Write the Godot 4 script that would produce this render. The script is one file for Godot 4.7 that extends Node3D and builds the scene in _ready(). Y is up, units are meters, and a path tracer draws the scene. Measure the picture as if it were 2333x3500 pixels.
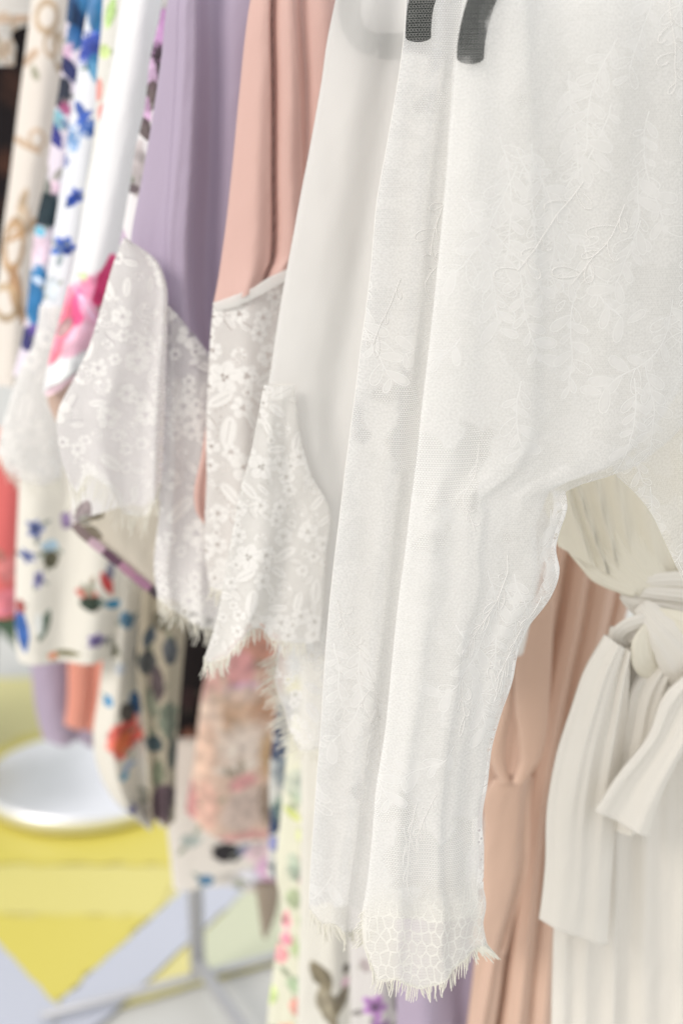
extends Node3D
# A rail of bridal robes seen along the rail from close by: the lace robe nearest, printed and satin robes behind it,
# a painted floor and a round chrome base far below. All lengths are metres.

const TURN := 0.20944   # every robe hangs turned by this angle about the vertical
const AWAY := {         # how far off each garment hangs, measured straight ahead of the camera
	"lace_a": 0.80,
	"lace_b": 0.875,
	"ivory": 0.955,
	"satin": 1.02,
	"tan": 1.10,
	"peach": 1.085,
	"lavender": 1.16,
	"purple": 1.235,
	"tulip": 1.31,
	"coral": 1.37,
	"blue": 1.43,
	"navy": 1.50,
	"cream_floral": 1.57,
	"taupe": 1.535,  # added sheet, coloured as the shade beside the cream flowered robe
	"scroll": 1.645,
	"gold": 1.71,
	"scroll_b": 1.78,
	"black": 1.845,
	"rose": 1.91,
	"lilac": 1.98,
	"salmon": 2.05,
	"low_print": 1.78,
}
const PLAIN := [Vector2(0.276, 0.303), Vector2(0.169, 0.265)]   # where on the lace tile (0 to 1) no sprays lie
var noise := FastNoiseLite.new()
var rng := RandomNumberGenerator.new()
var M := {}


# ---------------------------------------------------------------- colours and materials
func pc(r: float, g: float, b: float, k := 1.3) -> Color:
	# a colour as the photograph shows it on cloth in the soft light -> the cloth's own colour
	var c := Color(r / 255.0, g / 255.0, b / 255.0).srgb_to_linear()
	k = minf(k, 0.88 / maxf(maxf(c.r, c.g), c.b))
	return Color(c.r * k, c.g * k, c.b * k).linear_to_srgb()


func cloth(color: Color, rough := 0.8, through := 0.3, sheen := 0.0, called := "cloth") -> StandardMaterial3D:
	var m := StandardMaterial3D.new()
	m.resource_name = called
	m.albedo_color = color
	m.roughness = rough
	m.metallic_specular = 0.35
	m.cull_mode = BaseMaterial3D.CULL_DISABLED
	if through > 0.0:
		m.backlight_enabled = true
		m.backlight = Color(through, through, through).linear_to_srgb()
	if sheen > 0.0:
		m.rim_enabled = true
		m.rim = sheen
		m.rim_tint = 0.5
	return m


func with_weave(m: StandardMaterial3D, tex: Texture2D, scale: float, relief: float) -> StandardMaterial3D:
	m.heightmap_enabled = true
	m.heightmap_texture = tex
	m.heightmap_scale = relief
	m.uv1_triplanar = true
	m.uv1_scale = Vector3.ONE * scale
	return m


func lace(tex: Texture2D, color: Color, through := 0.35) -> StandardMaterial3D:
	var m := cloth(color, 0.9, through, 0.0, "lace")
	m.albedo_texture = tex
	m.transparency = BaseMaterial3D.TRANSPARENCY_ALPHA
	return m


func printed(tex: Texture2D, through := 0.06, rough := 0.75) -> StandardMaterial3D:
	var m := cloth(Color.WHITE, rough, through, 0.0, "printed_cloth")
	m.albedo_texture = tex
	m.texture_repeat = false
	return m


# ---------------------------------------------------------------- patterns
var lace_l := PackedByteArray()
var lace_w := 0
var lace_h := 0


func spot(cx: float, cy: float, rx: float, ry: float, rot: float, val: float, soft := 1.5) -> void:
	# an ellipse of thread density val (0 hole, 255 solid) in the lace being drawn; it wraps round the tile
	var r := maxf(rx, ry) + soft
	var ca := cos(rot)
	var sa := sin(rot)
	var m := minf(rx, ry)
	for y in range(int(cy - r), int(cy + r) + 1):
		for x in range(int(cx - r), int(cx + r) + 1):
			var dx := x - cx
			var dy := y - cy
			var a := (dx * ca + dy * sa) / rx
			var b := (-dx * sa + dy * ca) / ry
			var d := (sqrt(a * a + b * b) - 1.0) * m
			if d < soft:
				var k := clampf(0.5 - d / soft, 0.0, 1.0) if d > -soft else 1.0
				var at := posmod(y, lace_h) * lace_w + posmod(x, lace_w)
				lace_l[at] = int(lerpf(lace_l[at], val, k))


func thread(p: PackedVector2Array, r: float, val: float) -> void:
	for i in p.size() - 1:
		var n := maxi(1, int(p[i].distance_to(p[i + 1]) / maxf(r, 1.0)))
		for k in n:
			var q := p[i].lerp(p[i + 1], k / float(n))
			spot(q.x, q.y, r, r, 0.0, val, 1.0)


func net(w: int, h: int, cell: int, tall: int, line: float, hole: float) -> void:
	# the ground of the lace: a fine hexagonal net
	lace_w = w
	lace_h = h
	lace_l = PackedByteArray()
	lace_l.resize(w * h)
	var tile := PackedByteArray()
	tile.resize(cell * tall)
	for y in tall:
		for x in cell:
			var best := 9e9
			var second := 9e9
			for c in [Vector2(0, 0), Vector2(cell, 0), Vector2(0, tall), Vector2(cell, tall), Vector2(cell * 0.5, tall * 0.5)]:
				var d: float = Vector2(x + 0.5, y + 0.5).distance_to(c)
				if d < best:
					second = best
					best = d
				elif d < second:
					second = d
			tile[y * cell + x] = int(lerpf(line, hole, smoothstep(0.5, 1.9, second - best)))
	for y in h:
		for x in w:
			lace_l[y * w + x] = tile[(y % tall) * cell + x % cell]


func bloom(cx: float, cy: float, r: float, petals: int, turn: float, val := 238.0) -> void:
	for k in petals:
		var a := turn + TAU * k / petals
		spot(cx + cos(a) * r * 0.56, cy + sin(a) * r * 0.56, r * 0.46, r * 0.33, a, val, 2.0)
	spot(cx, cy, r * 0.34, r * 0.34, 0.0, val)
	for k in petals:
		var a := turn + TAU * (k + 0.5) / petals
		thread(PackedVector2Array([Vector2(cx + cos(a) * r * 0.3, cy + sin(a) * r * 0.3), Vector2(cx + cos(a) * r * 0.72, cy + sin(a) * r * 0.72)]), 1.1, 90.0)
	spot(cx, cy, r * 0.13, r * 0.13, 0.0, 20.0)


func lace_picture() -> ImageTexture:
	var two := PackedByteArray()
	two.resize(lace_w * lace_h * 2)
	for i in lace_w * lace_h:
		two[i * 2] = 255
		two[i * 2 + 1] = lace_l[i]
	return ImageTexture.create_from_image(Image.create_from_data(lace_w, lace_h, false, Image.FORMAT_LA8, two))


func leaf_outline(c: Vector2, a: float, size: float) -> PackedVector2Array:
	var p := PackedVector2Array()
	for k in 15:
		var t := k / 14.0
		var along := size * (0.5 - 0.5 * cos(TAU * t))
		var off := size * 0.19 * sin(TAU * t) * (1.0 - 0.35 * cos(TAU * t))
		p.append(c + Vector2(cos(a), sin(a)) * along + Vector2(-sin(a), cos(a)) * off)
	return p


func clear_of(c: Vector2, r: float) -> bool:
	# the shoulders of both robes are plain net, without sprays
	for q in PLAIN:
		var d := Vector2(fposmod(c.x - q.x * 960.0 + 480.0, 960.0) - 480.0, fposmod(c.y - q.y * 960.0 + 480.0, 960.0) - 480.0)
		if d.length() < r:
			return true
	return false


func chantilly() -> ImageTexture:
	# fine net with sprays of leaves and flowers filled in with close stitches
	net(960, 960, 6, 10, 78.0, 5.0)
	var close := FastNoiseLite.new()
	close.seed = 5
	close.frequency = 0.006
	close.fractal_octaves = 3
	var wide := close.get_seamless_image(960, 960).get_data()
	close.frequency = 0.12
	var fine := close.get_seamless_image(960, 960).get_data()
	for y in 960:
		for x in 960:
			var i := y * 960 + x
			var dense := lerpf(0.76, 1.0, smoothstep(96.0, 128.0, float(wide[i])))
			for q in PLAIN:
				var d := Vector2(fposmod(x - q.x * 960.0 + 480.0, 960.0) - 480.0, fposmod(y - q.y * 960.0 + 480.0, 960.0) - 480.0)
				dense *= lerpf(0.12, 1.0, smoothstep(48.0, 110.0, d.length() + 1.1 * (wide[i] - 128.0)))
			lace_l[i] = int(lerpf(lace_l[i], 150.0 + 0.28 * (fine[i] - 128.0), dense * 0.93))
	for k in 46:
		var c := Vector2(rng.randf() * 960, rng.randf() * 960)
		var a := PI * 0.5 + rng.randf_range(-0.5, 0.5)
		if clear_of(c, 230.0):
			continue
		var n := rng.randi_range(8, 16)
		var stem := PackedVector2Array()
		for j in n:
			stem.append(c)
			a += rng.randf_range(-0.22, 0.22)
			c += Vector2(cos(a), sin(a)) * 20
			if clear_of(c, 105.0):
				break
			var size := rng.randf_range(26, 62)
			var turn := a + (1.0 if j % 2 else -1.0) * rng.randf_range(0.5, 1.2)
			var m := c + Vector2(cos(turn), sin(turn)) * size * 0.5
			if rng.randf() < 0.75:
				spot(m.x, m.y, size * 0.48, size * rng.randf_range(0.14, 0.24), turn, rng.randf_range(160, 190), 8.0)
			thread(leaf_outline(c, turn, size), 1.0, 200.0)
			if j % 5 == 2:
				spot(c.x, c.y, 9, 9, 0.0, 190.0, 4.0)
		thread(stem, 1.6, 215.0)
	return lace_picture()


func guipure(open: float) -> ImageTexture:
	# heavier lace: flowers, rings and scrolls that nearly touch, with small holes between them
	net(720, 720, 6, 10, minf(245.0, open + 90.0), open)
	var spots: Array[Vector3] = []
	for k in 700:
		var r := rng.randf_range(20, 64)
		var c := Vector2(rng.randf() * 720, rng.randf() * 720)
		var free := true
		for s in spots:
			var d := Vector2(absf(s.x - c.x), absf(s.y - c.y))
			d = Vector2(minf(d.x, 720 - d.x), minf(d.y, 720 - d.y))
			if d.length() < (s.z + r) * 0.7:
				free = false
				break
		if not free:
			continue
		spots.append(Vector3(c.x, c.y, r))
		var turn := rng.randf() * TAU
		match spots.size() % 4:
			0, 2:
				# a rose: uneven overlapping petals
				for j in 6:
					var a := turn + j * TAU / 6.0 + rng.randf_range(-0.25, 0.25)
					var far := r * rng.randf_range(0.45, 0.62)
					spot(c.x + cos(a) * far, c.y + sin(a) * far, r * rng.randf_range(0.34, 0.5), r * rng.randf_range(0.3, 0.42), a, rng.randf_range(238, 254), 3.0)
				for j in 6:
					var a := turn + (j + 0.5) * TAU / 6.0
					thread(PackedVector2Array([c + Vector2(cos(a), sin(a)) * r * 0.3, c + Vector2(cos(a + 0.3), sin(a + 0.3)) * r * 0.8]), 1.2, open + 30.0)
				for j in 3:
					spot(c.x + cos(turn + j * 2.1) * r * 0.16, c.y + sin(turn + j * 2.1) * r * 0.16, r * 0.09 + 1.4, r * 0.07 + 1.2, turn, 10.0)
			1:
				# a leaf with a slit vein
				spot(c.x, c.y, r * 0.95, r * 0.42, turn, 244.0, 4.0)
				thread(PackedVector2Array([c - Vector2(cos(turn), sin(turn)) * r * 0.7, c + Vector2(cos(turn), sin(turn)) * r * 0.7]), 1.3, 90.0)
				for j in 5:
					var q := c + Vector2(cos(turn), sin(turn)) * r * (-0.8 + 0.4 * j) + Vector2(-sin(turn), cos(turn)) * r * 0.55
					spot(q.x, q.y, 3.4, 2.6, turn, 12.0)
			3:
				# a scroll of eyelets
				for j in 9:
					var a := turn + j * 0.6
					var q := c + Vector2(cos(a), sin(a)) * r * (0.75 - 0.05 * j)
					spot(q.x, q.y, r * 0.2, r * 0.2, 0.0, 248.0, 3.0)
					if rng.randf() < 0.7:
						spot(q.x, q.y, r * 0.07 + 1.2, r * 0.06 + 1.0, a, 8.0)
	return lace_picture()


func scallop_net() -> ImageTexture:
	# the open net along the border, drawn once across its width: uneven cells held by cords, ending upwards in scallops
	net(540, 360, 6, 10, 225.0, 140.0)
	var cells: Array[Vector2] = []
	for row in 16:
		for k in 24:
			cells.append(Vector2(k + 0.5 * (row % 2) + rng.randf_range(-0.38, 0.38), row + rng.randf_range(-0.38, 0.38)))
	for y in 360:
		for x in 540:
			var p := Vector2(x / 34.0, y / 38.0 + 0.35 * sin(x * 0.013) + 2.0)
			var best := 9.0
			var second := 9.0
			for dy in [-1, 0, 1]:
				for dx in [-1, 0, 1]:
					var row: int = clampi(int(p.y + 0.5) + dy, 0, 15)
					var k: int = clampi(int(p.x + 0.5) + dx, 0, 23)
					var d := p.distance_to(cells[row * 24 + k])
					if d < best:
						second = best
						best = d
					elif d < second:
						second = d
			var cord := 1.0 - smoothstep(0.08, 0.2, second - best + 0.12 * noise.get_noise_2d(x * 4.0, y * 4.0))
			var top := 118.0 - 52.0 * absf(sin(x * 0.0178)) + 14.0 * noise.get_noise_2d(x * 6.0, 40.0)
			var v := lerpf(lace_l[y * 540 + x], 236.0, cord) * smoothstep(top - 60.0, top + 70.0, y + 22.0 * noise.get_noise_2d(x * 5.0, y * 5.0))
			lace_l[y * 540 + x] = int(v)
	return lace_picture()


func motif(img: Image, c: Vector2, rx: float, ry: float, rot: float, color: Color, kind: String) -> void:
	var r := maxf(rx, ry) * 1.35 + 2.0
	var ca := cos(rot)
	var sa := sin(rot)
	for y in range(maxi(0, int(c.y - r)), mini(img.get_height(), int(c.y + r) + 1)):
		for x in range(maxi(0, int(c.x - r)), mini(img.get_width(), int(c.x + r) + 1)):
			var dx := x - c.x
			var dy := y - c.y
			var a := (dx * ca + dy * sa) / rx
			var b := (-dx * sa + dy * ca) / ry
			var q := sqrt(a * a + b * b)
			match kind:
				"f":   # flower: five petals, paler towards their tips, round a dark eye
					q = q / (0.8 + 0.2 * cos(5.0 * atan2(b, a)))
				"l":   # leaf
					q = maxf(absf(a), absf(b) / maxf(1.0 - a * a, 0.02))
				"o":   # ring
					q = absf(q - 0.8) / 0.2
				"s":   # sprig of small touches
					q = q + 1.6 * absf(noise.get_noise_2d(x * 9.0, y * 9.0)) - 0.25
			q += 0.22 * noise.get_noise_2d(x * 3.0 + c.x, y * 3.0)
			var k := 1.0 - smoothstep(0.86, 1.06, q)
			if k > 0.0:
				var tone := 1.0 + 0.22 * noise.get_noise_2d(x * 2.0 + 300.0, y * 2.0 + c.y)
				if kind == "f":
					tone *= 0.7 + 0.55 * q if q > 0.25 else 0.55
				elif kind == "l":
					tone *= 1.25 if absf(b) < 0.12 else 1.0
				var old := img.get_pixel(x, y)
				img.set_pixel(x, y, old.lerp(Color(color.r * tone, color.g * tone, color.b * tone), k * 0.88))


func print_on(sh: Dictionary, ground: Color, motifs: Array, high := 320) -> ImageTexture:
	# the printed cloth of one sheet: motifs at their places on the cloth, in metres
	var box: Rect2 = sh.box
	var k := high / box.size.y
	var img := Image.create(maxi(16, int(box.size.x * k)), high, false, Image.FORMAT_RGB8)
	img.fill(ground)
	for m in motifs:
		if (m[0] == "f" or m[0] == "e") and m[2] < 0.02:
			var leaf: Color = Color(m[5].r, m[5].g, m[5].b).lerp(pc(96, 104, 84), 0.75)
			for side in 2:
				var a := rng.randf() * TAU
				var q: Vector2 = m[1] + Vector2(cos(a), sin(a)) * m[2] * 1.25
				motif(img, Vector2((q.x - box.position.x) * k, (box.end.y - q.y) * k), m[2] * 0.7 * k, m[2] * 0.26 * k, -a, leaf.lerp(ground, 0.25), "l")
		motif(img, Vector2((m[1].x - box.position.x) * k, (box.end.y - m[1].y) * k), m[2] * k, m[3] * k, deg_to_rad(m[4]), m[5], m[0])
	return ImageTexture.create_from_image(img)


# ---------------------------------------------------------------- cloth
func edge(p: Array, rows: int) -> PackedVector2Array:
	var t := PackedFloat32Array()
	for q in p:
		t.append((p[0].y - q.y) / (p[0].y - p[-1].y))
	var out := PackedVector2Array()
	var i := 0
	for j in rows + 1:
		var v := j / float(rows)
		while i < p.size() - 2 and v > t[i + 1]:
			i += 1
		var a: Vector2 = p[i]
		var b: Vector2 = p[i + 1]
		var before: Vector2 = p[i - 1] if i > 0 else a * 2.0 - b
		var after: Vector2 = p[i + 2] if i + 2 < p.size() else b * 2.0 - a
		var tb := t[i + 1] - t[i]
		var w := clampf((v - t[i]) / maxf(tb, 1e-5), 0.0, 1.0)
		var c := a.cubic_interpolate_in_time(b, before, after, w, tb, (t[i - 1] if i > 0 else t[i] - tb) - t[i], (t[i + 2] if i + 2 < p.size() else t[i + 1] + tb) - t[i])
		c.y = lerpf(p[0].y, p[-1].y, v)
		out.append(c)
	return out


func shape(left: Array, right: Array, o := {}) -> Dictionary:
	# a hanging sheet between two edges. folds: [u top, u bottom, half width, depth top, depth bottom, (steepness of the right flank)]
	# waves: [count, depth top, depth bottom, phase, drift]; hem: how far the hem hangs below the straight line
	var nu: int = o.get("nu", 44)
	var nv: int = o.get("nv", 56)
	var l := edge(left, nv)
	var r := edge(right, nv)
	var bulge: float = o.get("bulge", 0.008)
	var folds: Array = o.get("folds", [])
	var waves: Array = o.get("waves", [])
	var hem: Array = o.get("hem", [])
	var reach: float = o.get("hem_reach", 0.35)
	var dn: float = o.get("dn", 0.0)
	var crumple: float = o.get("crumple", 0.003)
	var seed_at: float = o.get("seed", 0.0) * 17.3
	var front := PackedVector3Array()
	var back := PackedVector3Array()
	var lo := Vector2(9, 9)
	var hi := Vector2(-9, -9)
	for j in nv + 1:
		var v := j / float(nv)
		var hang := smoothstep(1.0 - reach, 1.0, v)
		for i in nu + 1:
			var u := 0.5 - 0.5 * cos(PI * i / float(nu))
			u = lerpf(i / float(nu), u, 0.6)
			var p := l[j].lerp(r[j], u)
			p.y = l[j].y * (1.0 - u) + r[j].y * u
			if hem.size():
				var h := 0.0
				for k in hem.size() - 1:
					if u >= hem[k].x - 1e-4:
						h = lerpf(hem[k].y, hem[k + 1].y, smoothstep(0.0, 1.0, clampf((u - hem[k].x) / (hem[k + 1].x - hem[k].x), 0.0, 1.0)) * 0.5 + 0.5 * clampf((u - hem[k].x) / (hem[k + 1].x - hem[k].x), 0.0, 1.0))
				p.y -= h * hang
			var n := dn
			for f in folds:
				var x: float = (u - lerpf(f[0], f[1], v)) / f[2]
				if x > 0.0 and f.size() > 5:
					x *= f[5]
				n += lerpf(f[3], f[4], v) * exp(-x * x)
			for w in waves:
				n += lerpf(w[1], w[2], v) * sin(TAU * (w[0] * u + w[3] + w[4] * v))
			n += crumple * noise.get_noise_2d(p.x * 700.0 + seed_at, p.y * 260.0 + seed_at) * (0.4 + 0.6 * v)
			n += 0.0006 * noise.get_noise_2d(p.x * 2600.0 + seed_at, p.y * 1100.0 - p.x * 900.0)
			var round_ := sqrt(maxf(0.0, 1.0 - (2.0 * u - 1.0) * (2.0 * u - 1.0)))
			front.append(Vector3(p.x, p.y, n + bulge * round_))
			back.append(Vector3(p.x, p.y + 0.004 * hang * round_, n - bulge * round_ - 0.0006))
			lo = lo.min(p)
			hi = hi.max(p)
	return {"nu": nu, "nv": nv, "front": front, "back": back, "box": Rect2(lo, hi - lo)}


func at(sh: Dictionary, u: float, v: float) -> Vector3:
	var x: float = clampf(u, 0.0, 1.0) * sh.nu
	var y: float = clampf(v, 0.0, 1.0) * sh.nv
	var i: int = mini(int(x), sh.nu - 1)
	var j: int = mini(int(y), sh.nv - 1)
	var w: int = sh.nu + 1
	var g: PackedVector3Array = sh.front
	return g[j * w + i].lerp(g[j * w + i + 1], x - i).lerp(g[(j + 1) * w + i].lerp(g[(j + 1) * w + i + 1], x - i), y - j)


func skin(mesh: ArrayMesh, sh: Dictionary, g: PackedVector3Array, flip: bool, tile: float, m: Material) -> void:
	var w: int = sh.nu + 1
	var box: Rect2 = sh.box
	var normals := PackedVector3Array()
	var uv := PackedVector2Array()
	var index := PackedInt32Array()
	for j in sh.nv + 1:
		for i in w:
			var du := g[j * w + mini(i + 1, sh.nu)] - g[j * w + maxi(i - 1, 0)]
			var dv := g[mini(j + 1, sh.nv) * w + i] - g[maxi(j - 1, 0) * w + i]
			var n := dv.cross(du).normalized()
			normals.append(-n if flip else n)
			var p := g[j * w + i]
			uv.append(Vector2(p.x / tile, -p.y / tile) if tile > 0.0 else Vector2((p.x - box.position.x) / box.size.x, (box.end.y - p.y) / box.size.y))
			if i < sh.nu and j < sh.nv:
				var a: int = j * w + i
				index.append_array([a, a + w, a + 1, a + 1, a + w, a + w + 1] if flip else [a, a + 1, a + w, a + 1, a + w + 1, a + w])
	var arrays := []
	arrays.resize(Mesh.ARRAY_MAX)
	arrays[Mesh.ARRAY_VERTEX] = g
	arrays[Mesh.ARRAY_NORMAL] = normals
	arrays[Mesh.ARRAY_TEX_UV] = uv
	arrays[Mesh.ARRAY_INDEX] = index
	mesh.add_surface_from_arrays(Mesh.PRIMITIVE_TRIANGLES, arrays)
	mesh.surface_set_material(mesh.get_surface_count() - 1, m)


func sheet(parent: Node3D, called: String, sh: Dictionary, m: Material, inside: Material = null, tile := 0.0, single := false) -> MeshInstance3D:
	var mesh := ArrayMesh.new()
	skin(mesh, sh, sh.front, false, tile, m)
	if not single:
		skin(mesh, sh, sh.back, true, tile, inside if inside else m)
	return put(parent, called, mesh)


func put(parent: Node3D, called: String, mesh: Mesh, m: Material = null) -> MeshInstance3D:
	var o := MeshInstance3D.new()
	o.name = called
	o.mesh = mesh
	if m:
		o.material_override = m
	parent.add_child(o, true)
	return o


func thing(called: String, label: String, category: String, where: Vector3, turn := 0.0, group := "") -> Node3D:
	var o := Node3D.new()
	o.name = called
	add_child(o, true)
	o.position = where
	o.rotation.y = turn
	o.set_meta("label", label)
	o.set_meta("category", category)
	if group:
		o.set_meta("group", group)
	return o


func robe(called: String, label: String, key: String) -> Node3D:
	return thing(called, label, "robe", Vector3(0, 0, -AWAY[key]), TURN, "robes hanging on the rail")


# ---------------------------------------------------------------- round and ribbon shapes
func tube(st: SurfaceTool, p: PackedVector3Array, wide: PackedFloat32Array, flat := 1.0, sides := 8, caps := true, across := Vector3.ZERO, pleat := 0.0) -> void:
	# a bar along p; flat < 1 makes it an oval that is thin along the direction it faces
	var rings: Array[PackedVector3Array] = []
	var n := p.size()
	var side := across
	for i in n:
		var t := (p[mini(i + 1, n - 1)] - p[maxi(i - 1, 0)]).normalized()
		if side == Vector3.ZERO:
			side = t.cross(Vector3.BACK if absf(t.z) < 0.9 else Vector3.UP)
		side = (side - t * side.dot(t)).normalized()
		var up := t.cross(side)
		var ring := PackedVector3Array()
		for k in sides:
			var a := TAU * k / sides
			ring.append(p[i] + (side * cos(a) + up * sin(a) * flat * (1.0 + pleat * (sin(cos(a) * 11.0 + i * 0.03) + 0.6 * sin(cos(a) * 19.0 + 2.0 - i * 0.05)))) * wide[i])
		rings.append(ring)
	for i in n - 1:
		for k in sides:
			var q := (k + 1) % sides
			for v in [rings[i][k], rings[i][q], rings[i + 1][k], rings[i][q], rings[i + 1][q], rings[i + 1][k]]:
				st.add_vertex(v)
	if caps:
		for k in sides:
			var q := (k + 1) % sides
			for v in [rings[0][k], p[0], rings[0][q]]:
				st.add_vertex(v)
			for v in [rings[n - 1][k], rings[n - 1][q], p[n - 1]]:
				st.add_vertex(v)


func begin() -> SurfaceTool:
	var st := SurfaceTool.new()
	st.begin(Mesh.PRIMITIVE_TRIANGLES)
	st.set_smooth_group(0)
	return st


func done(st: SurfaceTool) -> ArrayMesh:
	st.index()
	st.generate_normals()
	return st.commit()


func smooth(p: Array, steps := 6) -> PackedVector3Array:
	var out := PackedVector3Array()
	for i in p.size() - 1:
		var a: Vector3 = p[maxi(i - 1, 0)]
		var d: Vector3 = p[mini(i + 2, p.size() - 1)]
		for k in steps:
			out.append(p[i].cubic_interpolate(p[i + 1], a, d, k / float(steps)))
	out.append(p[-1])
	return out


func even(n: int, r: float) -> PackedFloat32Array:
	var out := PackedFloat32Array()
	out.resize(n)
	out.fill(r)
	return out


func ribbon(parent: Node3D, called: String, m: Material, p: Array, wide: Array, flat := 0.2, steps := 8, across := Vector3.ZERO, pleat := 0.1) -> MeshInstance3D:
	# a padded band that follows p, wide[i] half as wide at each point
	var c := smooth(p, steps)
	var w := PackedFloat32Array()
	for i in c.size():
		var x := i / float(steps)
		var k := mini(int(x), wide.size() - 2)
		w.append(lerpf(wide[k], wide[k + 1], x - k) * (1.0 + 0.05 * noise.get_noise_2d(i * 23.0, p[0].x * 900.0)))
	var st := begin()
	tube(st, c, w, flat, 48, true, across, pleat)
	return put(parent, called, done(st), m)


func fringe(parent: Node3D, sh: Dictionary, m: Material, along: String, from: float, to: float, count: int, length: float, lean: float, thick := 0.00032) -> void:
	# the eyelash threads of a lace edge, in small bunches
	var st := begin()
	var bunch := 0.0
	count = int(count * 1.6)
	for k in count:
		if k % 5 == 0:
			bunch = rng.randf_range(-0.5, 0.5)
		var w := lerpf(from, to, (k + rng.randf_range(-0.25, 0.25)) / float(count - 1))
		var root := at(sh, w, 1.0) if along == "hem" else at(sh, 0.0 if along == "left" else 1.0, w)
		var out := Vector3(lean + bunch * 0.6, -1.0, 0.25) if along == "hem" else Vector3(-1.0 if along == "left" else 1.0, lean + bunch * 0.5, 0.25)
		var curl := Vector3(rng.randf_range(-0.5, 0.5) + bunch, -0.35, rng.randf_range(0.0, 0.3))
		var p := PackedVector3Array()
		var n := length * rng.randf_range(0.5, 1.3)
		for j in 5:
			var t := j / 4.0
			p.append(root + out.normalized() * n * t + curl * n * (0.5 * t * t + 0.12 * sin(t * 5.0)) - out.normalized() * 0.002)
		tube(st, p, PackedFloat32Array([thick, thick, thick, thick, thick * 0.7]), 1.0, 4, false)
	put(parent, "eyelash_fringe", done(st), m).set_meta("kind", "stuff")


func cords(parent: Node3D, sh: Dictionary, m: Material, count: int, area: Rect2, thick := 0.00022) -> void:
	# raised cord that outlines the stems and leaves of the lace
	var st := begin()
	var size := Vector2(1.0 / sh.box.size.x, 1.0 / sh.box.size.y)
	for k in count:
		var c := area.position + area.size * Vector2(rng.randf(), rng.randf())
		var a := PI * 0.5 + rng.randf_range(-0.7, 0.7)
		var stem := PackedVector3Array()
		for j in rng.randi_range(4, 9):
			for i in 5:
				a += rng.randf_range(-0.1, 0.1)
				c += Vector2(cos(a), sin(a)) * size * 0.0016
				stem.append(at(sh, c.x, c.y) + Vector3(0, 0, 0.0005))
			if rng.randf() < 0.8:
				var turn := a + (1.0 if j % 2 else -1.0) * rng.randf_range(0.4, 1.3)
				var p := PackedVector3Array()
				for q in leaf_outline(Vector2.ZERO, turn, rng.randf_range(0.006, 0.017)):
					var w := c + q * size
					p.append(at(sh, w.x, w.y) + Vector3(0, 0, 0.0005))
				if c.x > 0.03 and c.x < 0.94 and c.y < 0.97:
					tube(st, p.slice(0, rng.randi_range(7, 15)), even(15, thick), 1.0, 4, false)
			if c.x < 0.03 or c.x > 0.97 or c.y > 0.98:
				break
		if stem.size() > 4:
			tube(st, stem, even(stem.size(), thick), 1.0, 4, false)
	put(parent, "lace_cord", done(st), m).set_meta("kind", "stuff")


func edging(parent: Node3D, called: String, sh: Dictionary, m: Material, along: String, from: float, to: float, thick: float) -> void:
	# the cord or rolled seam that finishes an edge
	var p := PackedVector3Array()
	for k in 90:
		var w := lerpf(from, to, k / 89.0)
		p.append(at(sh, w, 1.0) if along == "hem" else at(sh, 0.0 if along == "left" else 1.0, w))
	var st := begin()
	tube(st, p, even(p.size(), thick), 1.0, 6)
	put(parent, called, done(st), m)


func seam(parent: Node3D, sh: Dictionary, m: Material, u0: float, u1: float, thick := 0.0005) -> void:
	var p := PackedVector3Array()
	for k in 60:
		p.append(at(sh, lerpf(u0, u1, k / 59.0), k / 59.0 * 0.98))
	var st := begin()
	tube(st, p, even(p.size(), thick), 1.0, 6)
	put(parent, "seam", done(st), m)


func lathe(profile: Array, sides := 64) -> ArrayMesh:
	var st := begin()
	for i in profile.size() - 1:
		for k in sides:
			var a := TAU * k / sides
			var b := TAU * (k + 1) / sides
			var p := [Vector3(cos(a) * profile[i].x, profile[i].y, sin(a) * profile[i].x), Vector3(cos(b) * profile[i].x, profile[i].y, sin(b) * profile[i].x),
				Vector3(cos(a) * profile[i + 1].x, profile[i + 1].y, sin(a) * profile[i + 1].x), Vector3(cos(b) * profile[i + 1].x, profile[i + 1].y, sin(b) * profile[i + 1].x)]
			for v in [0, 1, 2, 1, 3, 2]:
				st.add_vertex(p[v])
	return done(st)


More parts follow.
